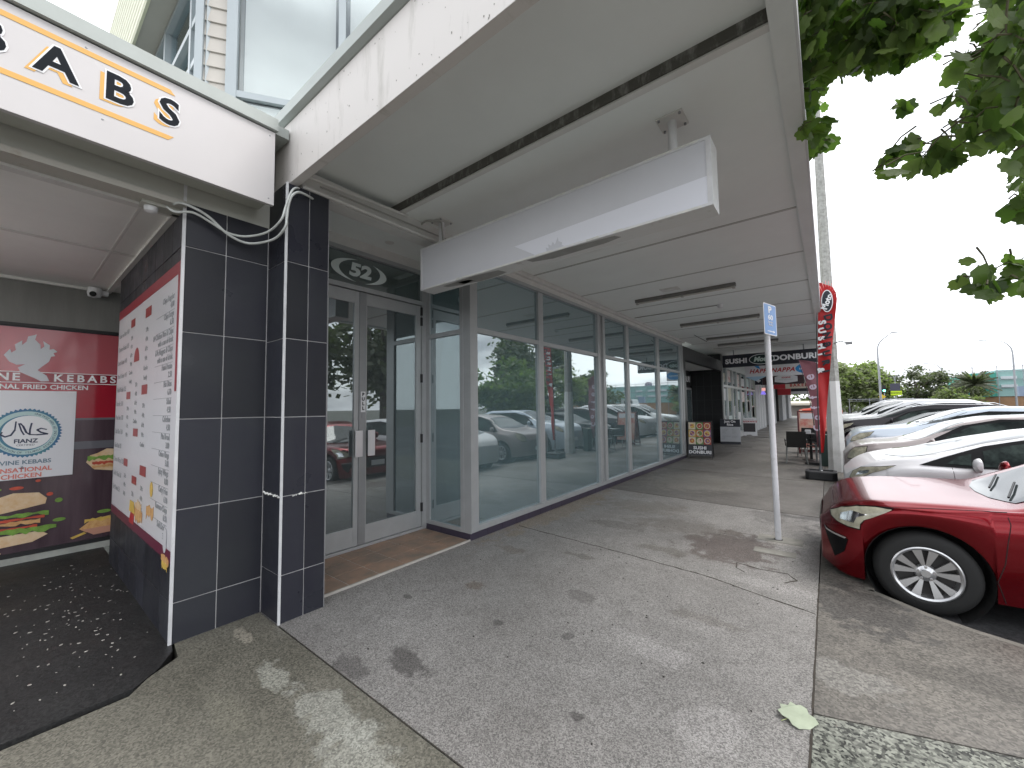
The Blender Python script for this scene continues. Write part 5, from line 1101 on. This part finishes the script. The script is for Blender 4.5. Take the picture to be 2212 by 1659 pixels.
# white hatchback
pri = dict(L=4.4, w=.86, wx=(.80, 3.45),
    top=[(-.1, .62), (0, .70), (.06, .79), (.18, .88), (.34, .955), (.57, 1.01), (.80, 1.055), (1.04, 1.13), (1.33, 1.235), (1.76, 1.345), (2.1, 1.40), (2.5, 1.43), (3.2, 1.38), (4.1, 1.22), (4.3, 1.1), (4.4, .8)],
    belt=[(-.1, .52), (0, .62), (.1, .74), (.3, .86), (.7, .93), (1.2, .93), (2.4, .94), (3.8, 1.0), (4.4, .75)],
    hw=[(-.1, .40), (0, .48), (.05, .62), (.14, .72), (.3, .80), (.6, .85), (.9, .86), (3.8, .84), (4.3, .76), (4.4, .6)],
    dlo=[(.72, .94), (.95, 1.045), (1.30, 1.185), (1.7, 1.285), (2.3, 1.35), (3.0, 1.31), (3.6, 1.12), (3.3, .98), (1.1, .93)],
    glass=[[(.96, .965), (1.06, 1.05), (1.18, 1.09), (1.16, .96)], [(1.26, .955), (1.28, 1.125), (1.45, 1.185), (1.75, 1.25), (2.15, 1.30), (2.15, .965)], [(2.22, .97), (2.22, 1.30), (2.9, 1.26), (3.0, 1.0)]],
    lamp=[(.06, .70), (.10, .79), (.18, .85), (.32, .875), (.50, .905), (.40, .85), (.28, .80), (.22, .76), (.12, .70)], lamp_in=[(.12, .74), (.16, .80), (.26, .83), (.24, .79)],
    seams=[[(1.00, .93), (1.02, .7), (.98, .3)], [(2.18, .95), (2.18, .3)]], hood_seams=[([(.35, -.62), (.9, -.70)], (0, 0, -1))],
    wind=[(.62, -.66), (.50, -.3), (.46, 0), (.50, .3), (.62, .66), (1.65, .56), (1.72, 0), (1.65, -.56)], mirror=(1.20, .94), wiper=.66, plate=.4)
make_car('white hatchback with round mirror parked beside the red car', .14, 7.08, paintm('white_car_paint', (.78, .77, .79), metal=.0), pri)
# beige grey minivan-like hatch
bei = dict(L=4.3, w=.86, wx=(.85, 3.4),
    top=[(-.1, .60), (0, .68), (.05, .84), (.14, .92), (.4, 1.00), (.8, 1.04), (1.05, 1.11), (1.5, 1.37), (1.9, 1.47), (2.6, 1.51), (3.6, 1.48), (4.1, 1.3), (4.3, .9)],
    belt=[(-.1, .50), (0, .6), (.1, .78), (.4, .90), (1.0, .96), (2.4, .98), (4.0, 1.02), (4.3, .8)],
    hw=[(-.1, .45), (0, .52), (.05, .66), (.15, .76), (.35, .83), (.8, .86), (3.8, .85), (4.3, .7)],
    dlo=[(.98, .965), (1.20, 1.12), (1.55, 1.33), (1.95, 1.43), (3.2, 1.43), (3.7, 1.30), (3.8, 1.03), (2.4, .985)], glass=[[(1.28, .985), (1.32, 1.13), (1.62, 1.31), (1.98, 1.39), (2.22, 1.40), (2.22, .995)], [(2.3, 1.0), (2.3, 1.40), (3.1, 1.39), (3.2, 1.04)]],
    lamp=[(.05, .70), (.08, .82), (.16, .90), (.32, .93), (.30, .84), (.20, .76), (.10, .70)], seams=[[(1.06, .96), (1.06, .3)]],
    wind=[(.95, -.68), (.85, 0), (.95, .68), (1.55, .60), (1.65, 0), (1.55, -.60)], mirror=(1.14, .99), wiper=.95, plate=.4)
make_car('beige grey hatchback second beyond the red car', .20, 9.62, paintm('beige_car_paint', (.33, .285, .28), metal=.1), bei)
suv = dict(L=4.5, w=.89, wr=.35, wx=(.9, 3.6),
    top=[(-.1, .72), (0, .80), (.06, .96), (.2, 1.06), (.5, 1.14), (1.1, 1.20), (1.4, 1.32), (1.9, 1.55), (2.4, 1.62), (3.6, 1.60), (4.2, 1.40), (4.5, .9)],
    belt=[(-.1, .58), (0, .7), (.1, .88), (.4, 1.0), (1.2, 1.05), (2.4, 1.07), (4.0, 1.12), (4.5, .85)],
    hw=[(-.1, .48), (0, .56), (.05, .70), (.15, .79), (.35, .86), (.8, .89), (3.9, .88), (4.5, .72)],
    dlo=[(1.22, 1.055), (1.42, 1.2), (1.80, 1.42), (2.25, 1.52), (3.5, 1.50), (4.0, 1.32), (4.0, 1.14), (2.4, 1.075)], glass=[[(1.42, 1.08), (1.55, 1.23), (1.88, 1.42), (2.3, 1.48), (2.45, 1.48), (2.45, 1.09)], [(2.52, 1.09), (2.52, 1.48), (3.4, 1.46), (3.5, 1.13)]],
    lamp=[(.08, .84), (.12, .94), (.24, 1.02), (.48, 1.07), (.40, .98), (.22, .88)], seams=[[(1.20, 1.05), (1.18, .35)]],
    wind=[(1.22, -.72), (1.10, 0), (1.22, .72), (1.95, .62), (2.05, 0), (1.95, -.62)], mirror=(1.40, 1.10), wiper=1.2, plate=.5)
make_car('pale silver blue car with wide front wheel arch third in the row', .30, 12.1, paintm('silverblue_car_paint', (.50, .56, .64), metal=.1), suv)
sed = dict(red); sed.update(detail=False, lamp=[(.10, .68), (.14, .76), (.30, .83), (.48, .86), (.38, .78), (.2, .70)], L=4.6); sed.pop('lamp_in')
sed['top'] = [(-.1, .55), (0, .66), (.06, .84), (.16, .92), (.5, 1.02), (1.1, 1.08), (1.35, 1.16), (1.9, 1.42), (2.4, 1.50), (3.2, 1.46), (3.9, 1.16), (4.6, .8)]; sed['belt'] = [(-.1, .45), (0, .58), (.1, .72), (.4, .86), (1.2, .94), (3.0, .97), (4.6, .7)]
sed['dlo'] = [(1.30, .955), (1.6, 1.15), (2.05, 1.36), (2.5, 1.42), (3.2, 1.38), (3.8, 1.1), (3.2, 1.0)]; sed['glass'] = [[(1.5, .985), (1.72, 1.16), (2.12, 1.34), (2.42, 1.37), (2.42, .995)], [(2.48, .998), (2.48, 1.37), (3.1, 1.34), (3.2, 1.03)]]
sed['wind'] = [(1.26, -.68), (1.15, 0), (1.26, .68), (1.95, .58), (2.05, 0), (1.95, -.58)]; sed['mirror'] = (1.5, 1.0)
dwin = mat('dark_windscreen', (.015, .02, .02), .25, spec=.08)
sed['windmat'] = dwin
make_car('black car with a chrome edged bonnet behind the silver blue one', .22, 14.7, paintm('black_car_paint', (.006, .005, .007), rough=.2, metal=.0), sed)
s4 = dict(suv); s4['windmat'] = dwin; s4['rails'] = (1.9, 3.9, .74); s4['top'] = [(a, b+.04) for a, b in suv['top']]
make_car('dark grey estate car with chrome roof rails', .15, 17.25, paintm('charcoal_car_paint', (.035, .032, .036), rough=.25, metal=.1), s4)
s5 = dict(suv); s5['windmat'] = dwin; s5['top'] = [(a, b+(.20 if a > 1.2 else .05)) for a, b in suv['top']]; s5['belt'] = [(a, b+.05) for a, b in suv['belt']]
s5['dlo'] = [(1.1, 1.11), (1.42, 1.3), (1.80, 1.52), (2.25, 1.68), (3.6, 1.68), (4.1, 1.5), (4.1, 1.2), (2.4, 1.12)]; s5['glass'] = [[(1.42, 1.14), (1.6, 1.32), (1.90, 1.5), (2.3, 1.64), (2.45, 1.64), (2.45, 1.15)], [(2.52, 1.15), (2.52, 1.64), (3.4, 1.64), (3.5, 1.17)]]
make_car('white roofed large car with dark windows far along the row', .20, 20.0, paintm('white_far_paint', (.66, .66, .68), metal=.1), s5)
s6 = dict(s5); s6['rails'] = (1.7, 4.0, .72)
make_car('white wagon with a roof rack farthest along the row', -.1, 23.2, paintm('offwhite_far_paint', (.60, .60, .60), metal=.1), s6)
e1 = dict(sed)
make_car('red car parked at the very end of the footpath', -3.2, 66.0, paintm('orange_red_paint', (.45, .06, .03), metal=.2), e1, 'cars beyond the end of the shops')
# ------------------------------------------------------------------ foliage
def crown(mb, c, rad, n, ls, seed, clumps=26, flatz=1.0, squash=1.):
    r = random.Random(seed); cl = []
    for i in range(clumps):
        while True:
            v = Vector((r.uniform(-1, 1), r.uniform(-1, 1), r.uniform(-1, 1)))
            if .25 < v.length < 1: break
        v = v.normalized()*(v.length**.45); cl.append((Vector((c[0]+v.x*rad[0], c[1]+v.y*rad[1], c[2]+v.z*rad[2])), r.uniform(.18, .36)))
    for i in range(n):
        cc, k = cl[r.randrange(clumps)]; d = Vector((r.gauss(0, 1), r.gauss(0, 1), r.gauss(0, .75)))*k*.62
        p_ = cc+Vector((d.x*rad[0], d.y*rad[1], d.z*rad[2])); a = Vector((r.uniform(-1, 1), r.uniform(-1, 1), r.uniform(-.6, .6))).normalized(); b = a.cross(Vector((r.uniform(-1, 1), r.uniform(-1, 1), r.uniform(-1, 1)))).normalized(); s_ = ls*r.uniform(.6, 1.3)
        mb.add([p_-a*s_, p_+b*s_*.5, p_+a*s_, p_-b*s_*.5], [(0, 1, 2, 3)])
def tree(name, label, base, h, rad, n, ls, m, seed, trunk_r=.25, cz=None, group='background trees', clumps=26):
    t = thing(name, label, 'tree', base, group); mb = MB(); cz = cz or h-rad[2]
    crown(mb, (base[0], base[1], base[2]+cz), rad, n, ls, seed, clumps); mb.build('crown', m, t)
    tk = MB(); tk.tube([base, (base[0]+.1, base[1], base[2]+cz*.5), (base[0], base[1], base[2]+cz)], [trunk_r, trunk_r*.75, trunk_r*.4], 8)
    r = random.Random(seed+1)
    for i in range(7):
        a = r.uniform(0, 6.28); tk.tube([(base[0], base[1], base[2]+cz*r.uniform(.4, .8)), (base[0]+math.cos(a)*rad[0]*.35, base[1]+math.sin(a)*rad[1]*.35, base[2]+cz*.95), (base[0]+math.cos(a)*rad[0]*.7, base[1]+math.sin(a)*rad[1]*.7, base[2]+cz+rad[2]*r.uniform(-.1, .5))], [trunk_r*.4, trunk_r*.25, .03], 6)
    tk.build('trunk', mat('bark', (.10, .085, .07), .9, var=.4, vs=6), t); return t
lg1 = leafmat('leaf_willow_hazed', (.16, .17, .10), (.23, .24, .155), .45); lg2 = leafmat('leaf_dark', (.065, .075, .05), (.14, .145, .10), .3); lg3 = leafmat('leaf_bright', (.09, .125, .045), (.15, .18, .08), .4)  # lg1 is lightened and greyed: distance haze painted into the leaf colour
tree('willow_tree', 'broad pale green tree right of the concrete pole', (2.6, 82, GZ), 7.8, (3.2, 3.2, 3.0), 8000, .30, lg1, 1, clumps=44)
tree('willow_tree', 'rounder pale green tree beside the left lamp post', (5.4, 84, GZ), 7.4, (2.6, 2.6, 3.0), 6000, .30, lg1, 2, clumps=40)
tree('spreading_tree', 'dark open crowned tree between the lamp posts', (10.4, 84, GZ), 6.9, (2.9, 3, 2.4), 2200, .24, lg2, 3, clumps=20)
tree('spreading_tree', 'low dark tree merging into the palm', (13.0, 86, GZ), 5.6, (2.6, 3, 2.4), 3200, .24, lg2, 4)
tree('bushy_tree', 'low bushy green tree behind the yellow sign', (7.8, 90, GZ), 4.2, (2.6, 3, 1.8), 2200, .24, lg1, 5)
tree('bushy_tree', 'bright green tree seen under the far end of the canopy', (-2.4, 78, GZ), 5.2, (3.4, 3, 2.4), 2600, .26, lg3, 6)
# palm
pt_ = thing('palm_tree', 'stout date palm with arching fronds beside the green netting', 'palm', (15.4, 80, GZ), 'background trees')
MB().tube([(15.4, 80, GZ), (15.4, 80, 3.6)], [.5, .42], 10).build('trunk', MC['bark'], pt_); mb = MB(); r = random.Random(8)
for i in range(90):
    a = r.uniform(0, 6.28); el = r.uniform(-.55, 1.45); l = r.uniform(1.9, 2.5); prev = None
    for k in range(7):
        u = k/6; rr_ = l*u*math.cos(el*(1-.25*u)); z = 3.9+l*u*math.sin(el)-.55*u*u; p_ = Vector((15.4+math.cos(a)*rr_, 80+math.sin(a)*rr_, z)); 
        if prev:
            n_ = Vector((-math.sin(a), math.cos(a), 0))*(.32*(1-u*.7)); dn_ = Vector((0, 0, -.16)); mb.add([prev+n_*.9+dn_, prev, p_, p_+n_+dn_], [(0, 1, 2, 3)]); mb.add([prev-n_*.9+dn_, prev, p_, p_-n_+dn_], [(0, 3, 2, 1)])
        prev = p_
mb.build('fronds', lg2, pt_)
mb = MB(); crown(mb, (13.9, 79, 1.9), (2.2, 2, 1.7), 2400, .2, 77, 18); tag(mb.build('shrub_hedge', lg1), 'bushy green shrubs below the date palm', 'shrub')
# trees reflected from across the road
tree('pine_tree', 'tall dark conifer across the road seen in the door glass', (24, 22, GZ), 17, (4.6, 4.6, 7), 7000, .42, lg2, 11, .4, group='trees across the road', clumps=34)
tree('spreading_tree', 'tall dark tree across the road seen in the first window', (26, 46, GZ), 15, (4.5, 5, 5.5), 6500, .42, lg2, 12, .4, group='trees across the road', clumps=34)
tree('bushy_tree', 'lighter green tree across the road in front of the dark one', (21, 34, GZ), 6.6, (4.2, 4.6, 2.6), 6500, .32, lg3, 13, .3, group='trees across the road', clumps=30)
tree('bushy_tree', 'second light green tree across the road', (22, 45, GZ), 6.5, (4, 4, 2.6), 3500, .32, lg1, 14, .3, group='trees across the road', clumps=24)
tree('spreading_tree', 'dark tree across the road nearest the camera', (24, 12, GZ), 9, (4.5, 4.5, 3.8), 4500, .4, lg2, 15, .3, group='trees across the road', clumps=24)
tree('spreading_tree', 'dark tree far across the road', (27, 66, GZ), 8, (5, 6, 3.4), 3500, .42, lg2, 16, .3, group='trees across the road', clumps=24)
# foreground plane tree: branches overhang from the right
PT = thing('plane_tree', 'lobed green leaves of a street tree hanging in from the upper right', 'tree', (2.6, .4, 0))
tk = MB(); tk.tube(catmull([(2.6, .4, -.1), (2.55, .5, 1.4), (2.4, .8, 3.0), (2.0, 1.6, 4.6), (1.4, 2.8, 5.6), (.9, 3.8, 5.6)]), [.16-.13*i/25 for i in range(26)], 10); tk.tube(catmull([(2.45, .7, 2.6), (2.1, 1.6, 3.4), (1.6, 2.6, 3.6), (1.2, 3.2, 3.3), (1.02, 3.6, 2.9)]), [.07-.06*i/20 for i in range(21)], 8)
tk.build('trunk', mat('plane_bark', (.16, .15, .11), .85, var=.4, vs=5), PT)
lv = MB(); tw = MB(); r = random.Random(33); ol = leaf_outline(1.)
def add_leaf(p_, s_, droop):
    a = Vector((r.uniform(-1, 1), r.uniform(-1, 1), r.uniform(-1, .1)-droop)).normalized(); b = a.cross(Vector((r.uniform(-1, 1), r.uniform(-1, 1), r.uniform(-.2, 1)))).normalized(); n_ = a.cross(b); cup = r.uniform(.05, .35)
    vs = [Vector(p_)+a*(y_*s_+s_*.5)+b*(x_*s_)+n_*(cup*s_*(x_*x_+.4*y_*y_)) for x_, y_ in ol]; c_ = Vector(p_)+a*(s_*.55)
    lv.add([c_]+vs, [(0, i+1, (i+1) % len(vs)+1) for i in range(len(vs))])
cR, cU, cF = m3.col[0], m3.col[1], -m3.col[2]
def dirn(px, py): return (cR*((px-1106)/864.77)-cU*((py-829.5)/864.77)+cF).normalized()
def sprays(poly, n, dr, sz, droop=.4):
    """leaf sprays growing through a wedge of air (directions bounded by poly, depth dr metres)"""
    x0_, x1_ = min(p[0] for p in poly), max(p[0] for p in poly); y0_, y1_ = min(p[1] for p in poly), max(p[1] for p in poly); k = 0
    while k < n:
        px, py = r.uniform(x0_, x1_), r.uniform(y0_, y1_); ins = False; j = len(poly)-1
        for i in range(len(poly)):
            if (poly[i][1] > py) != (poly[j][1] > py) and px < (poly[j][0]-poly[i][0])*(py-poly[i][1])/(poly[j][1]-poly[i][1])+poly[i][0]: ins = not ins
            j = i
        if not ins: continue
        dd = r.uniform(*dr); p_ = Vector((0, 0, 1.6))+dirn(px, py)*dd; k += 1
        tip = p_+Vector((r.uniform(-.12, .12), r.uniform(-.12, .12), r.uniform(-.03, .10)))*1.2; tw.tube([p_, (p_+tip)/2+Vector((0, 0, .02)), tip], [.003, .004, .005], 4, False)
        for q in range(4): add_leaf(p_+(tip-p_)*q/4+Vector((r.uniform(-.05, .05),)*3), sz*r.uniform(.65, 1.15), droop)
sprays([(1640, -120), (1700, 180), (1735, 270), (1765, 265), (1770, 160), (1850, 130), (1910, 150), (1925, 110), (1990, 120), (2055, 40), (2100, -40), (2120, -120)], 1000, (3.8, 6.5), .105)
sprays([(2190, -120), (2140, 40), (2085, 130), (2085, 190), (2060, 240), (2110, 290), (2190, 300), (2260, 420), (2330, 200), (2330, -120)], 230, (2.9, 4.8), .095)
sprays([(1880, 345), (1960, 300), (2060, 300), (2060, 340), (1950, 350)], 14, (3.0, 3.6), .10)
sprays([(2090, 590), (2190, 550), (2240, 560), (2240, 625), (2160, 625)], 11, (3.0, 3.5), .095)
sprays([(2180, 400), (2240, 380), (2240, 480)], 5, (3.0, 3.5), .12)
sprays([(1915, 235), (1935, 230), (1935, 260)], 1, (3.2, 3.4), .10)
sprays([(1735, 275), (1785, 270), (1780, 310), (1740, 330)], 7, (4.2, 5.), .15)
lv.build('foliage', leafmat('leaf_plane', (.05, .082, .025), (.15, .19, .065), .5), PT); tw.build('twigs', mat('twig', (.10, .09, .05), .8), PT)['kind'] = 'stuff'

# ------------------------------------------------------------------ background street things
def lamp(label, x, y, h, reach, sgn):
    t = thing('street_lamp', label, 'street lamp', (x, y, GZ), 'tall street lamps along the road'); g_ = mat('lamp_grey', (.36, .37, .40), .5)
    pts = [(x, y, GZ), (x, y, h*.5), (x, y, h-1.8), (x+sgn*.25, y, h-.9), (x+sgn*.9, y, h-.25), (x+sgn*reach, y, h)]
    MB().tube(catmull(pts, 4), [.11-.07*i/20 for i in range(21)], 8).build('pole', g_, t, smooth=True); MB().box((x+sgn*reach-.05*sgn, y-.12, h-.02), (x+sgn*(reach+.65), y+.12, h+.09)).build('lamp_head', g_, t, bevel=.02)
lamp('tall street lamp curving right above the parked cars', 4.6, 60, 9.2, 1.2, 1); lamp('right hand street lamp curving to the left over the netting', 18.9, 80, 9.6, 2.2, -1); lamp('small distant street lamp between the dark trees', 18.8, 120, 9.6, 2.0, -1)
mb_t = thing('warning_sign', 'dark electronic board above a yellow warning plate on a pole', 'sign', (7.3, 75, GZ))
MB().tube([(7.3, 75, GZ), (7.3, 75, 5.1)], .05, 8).build('pole', MC['lamp_grey'], mb_t); MB().box((6.75, 74.9, 3.15), (7.75, 74.95, 4.15)).build('dark_board', mat('board_dark', (.06, .06, .09), .5), mb_t); yel = mat('sign_yellow', (.55, .75, .02), .5); ypl = MB().box((6.78, 74.85, 2.55), (7.88, 74.9, 3.14)).build('yellow_plate', yel, mb_t); text('SCHOOL', .26, fy(74.85), 7.33, 2.85, txtblack, mb_t, bold=.008)
MB().box((6.6, 74.9, 5.1), (7.8, 75.2, 5.2)).build('solar_panel', txtblack, mb_t)
ws = thing('warning_sign', 'small yellow diamond sign low behind the white car roof', 'sign', (5.2, 66, GZ)); MB().prism([(4.85, 66, 2.3), (5.2, 66, 2.0), (5.55, 66, 2.3), (5.2, 66, 2.6)], (0, .03, 0)).build('diamond', mat('sign_amber', (.70, .50, .03), .5), ws); MB().tube([(5.2, 66.06, GZ), (5.2, 66.06, 2.4)], .04, 6).build('post', MC['lamp_grey'], ws)
tlg = thing('traffic_light', 'green traffic light beside the left lamp post', 'traffic light', (5.9, 72, GZ)); MB().tube([(5.9, 72, GZ), (5.9, 72, 3.1)], .05, 8).build('pole', MC['lamp_grey'], tlg); MB().box((5.72, 71.9, 2.9), (6.08, 72.1, 3.9)).build('housing', black, tlg); MB().lathe([(.001, 71.885), (.13, 71.885), (.13, 71.90)], (5.9, 0, 3.15), 'y', 14, False).build('green_lamp', emit('go_green', (.1, 1, .7), 3), tlg)
# scaffolded building
SB = thing('scaffolded_building', 'low building wrapped in green scaffold netting', 'building', (22, 84, GZ))
net = mat('green_netting', (.10, .48, .38), .7, var=.3, vs=.6); net2 = mat('pale_netting', (.36, .58, .56), .7, var=.25, vs=.5)
MB().box((15.6, 82, 2.2), (17.8, 96, 5.4)).build('net_panel', net, SB); MB().box((17.81, 82.2, 2.2), (42, 96, 5.7)).build('net_panel', net2, SB); MB().box((15.8, 82.3, GZ), (42, 96, 2.18)).build('lower_wall', mat('orange_hoarding', (.42, .25, .14), .7, var=.3, vs=.5), SB)
q = MB(); [q.tube([(x_, 81.9, GZ), (x_, 81.9, 6.3)], .04, 6) for x_ in [15.7+2.2*i for i in range(11)]]; [q.box((15.6, 81.92, z), (42, 81.97, z+.05)) for z in (3.3, 4.4, 5.5, 6.1)]; q.build('scaffold_tube', MC['lamp_grey'], SB)
q = MB(); [q.box((x_, 82.05, z), (x_+1.4, 82.15, z+.35)) for x_ in (18.2, 20.6, 23.2, 26) for z in (3.4, 4.5)]; q.build('window', mat('pale_window', (.6, .65, .68), .5), SB)
MB().lathe([(.001, 6.6), (.5, 6.5), (.75, 6.2), (.8, 5.6)], (22.5, 84, 0), 'z', 14, False).build('roof_dome', mat('dome_mauve', (.28, .24, .3), .7), SB)
# truck / van near right
tr_ = thing('parked_truck', 'white truck cab parked in front of the green netting', 'truck', (17.2, 58, GZ))
MB().prism([(15.2, 57, .5), (15.2, 57, 1.6), (15.5, 57, 2.55), (17.2, 57, 2.55), (17.2, 57, .5)], (0, 2.2, 0)).build('cab', paintm('truck_white', (.6, .62, .62)), tr_, bevel=.05); MB().prism([(15.45, 56.99, 1.6), (15.62, 56.99, 2.35), (16.7, 56.99, 2.35), (16.7, 56.99, 1.6)], (0, -.01, 0)).build('side_window', cglass, tr_); MB().box((17.3, 57, .7), (21.5, 59.2, 1.2)).build('deck', MC['lamp_grey'], tr_)
MB().box((13.6, 56.8, 2.0), (14.5, 57.2, 2.9)).build('mirror_box', mat('blue_grey_box', (.3, .38, .5), .6), tr_)
for x_ in (15.9, 19.8): MB().lathe([(.001, 56.9), (.4, 56.9), (.42, 57.0), (.42, 57.25), (.001, 57.25)], (x_, 0, .3), 'y', 20).build('wheel', tyre_m, tr_)
# far fence, awning and kiosk
fa = thing('shop_awning', 'cream shop awning beyond the end of the covered footpath', 'awning', (-2.5, 74, 1.5)); MB().prism([(-5, 72, 1.35), (-5, 72, 1.65), (-5, 74, 2.0), (-5, 74, 1.6)], (4.6, 0, 0)).build('canvas', mat('awning_cream', (.55, .50, .42), .7), fa); MB().box((-5, 74, GZ), (-.4, 74.2, 1.6)).build('shop_wall', mat('kiosk_wall', (.33, .30, .28), .8, var=.3, vs=1), fa)
hg = MB(); crown(hg, (14, 100, .6), (22, 3, 1.6), 5200, .35, 55, 60); tag(hg.build('far_hedge', lg2), 'long low dark green belt of shrubs behind the far trees', 'hedge', kind='stuff')
fn_ = thing('metal_fence', 'grey rail fence across the road behind the parked cars', 'fence', (8, 50, GZ)); q = MB()
q.box((1.5, 50, 1.9), (6, 50.05, 1.95)); q.box((1.5, 50, 1.75), (6, 50.05, 1.78))
q.build('rail', MC['lamp_grey'], fn_)
for i in range(4): MB().tube([(1.6+1.45*i, 50.03, GZ), (1.6+1.45*i, 50.03, 2.0)], .03, 6).build('post', MC['lamp_grey'], fn_)
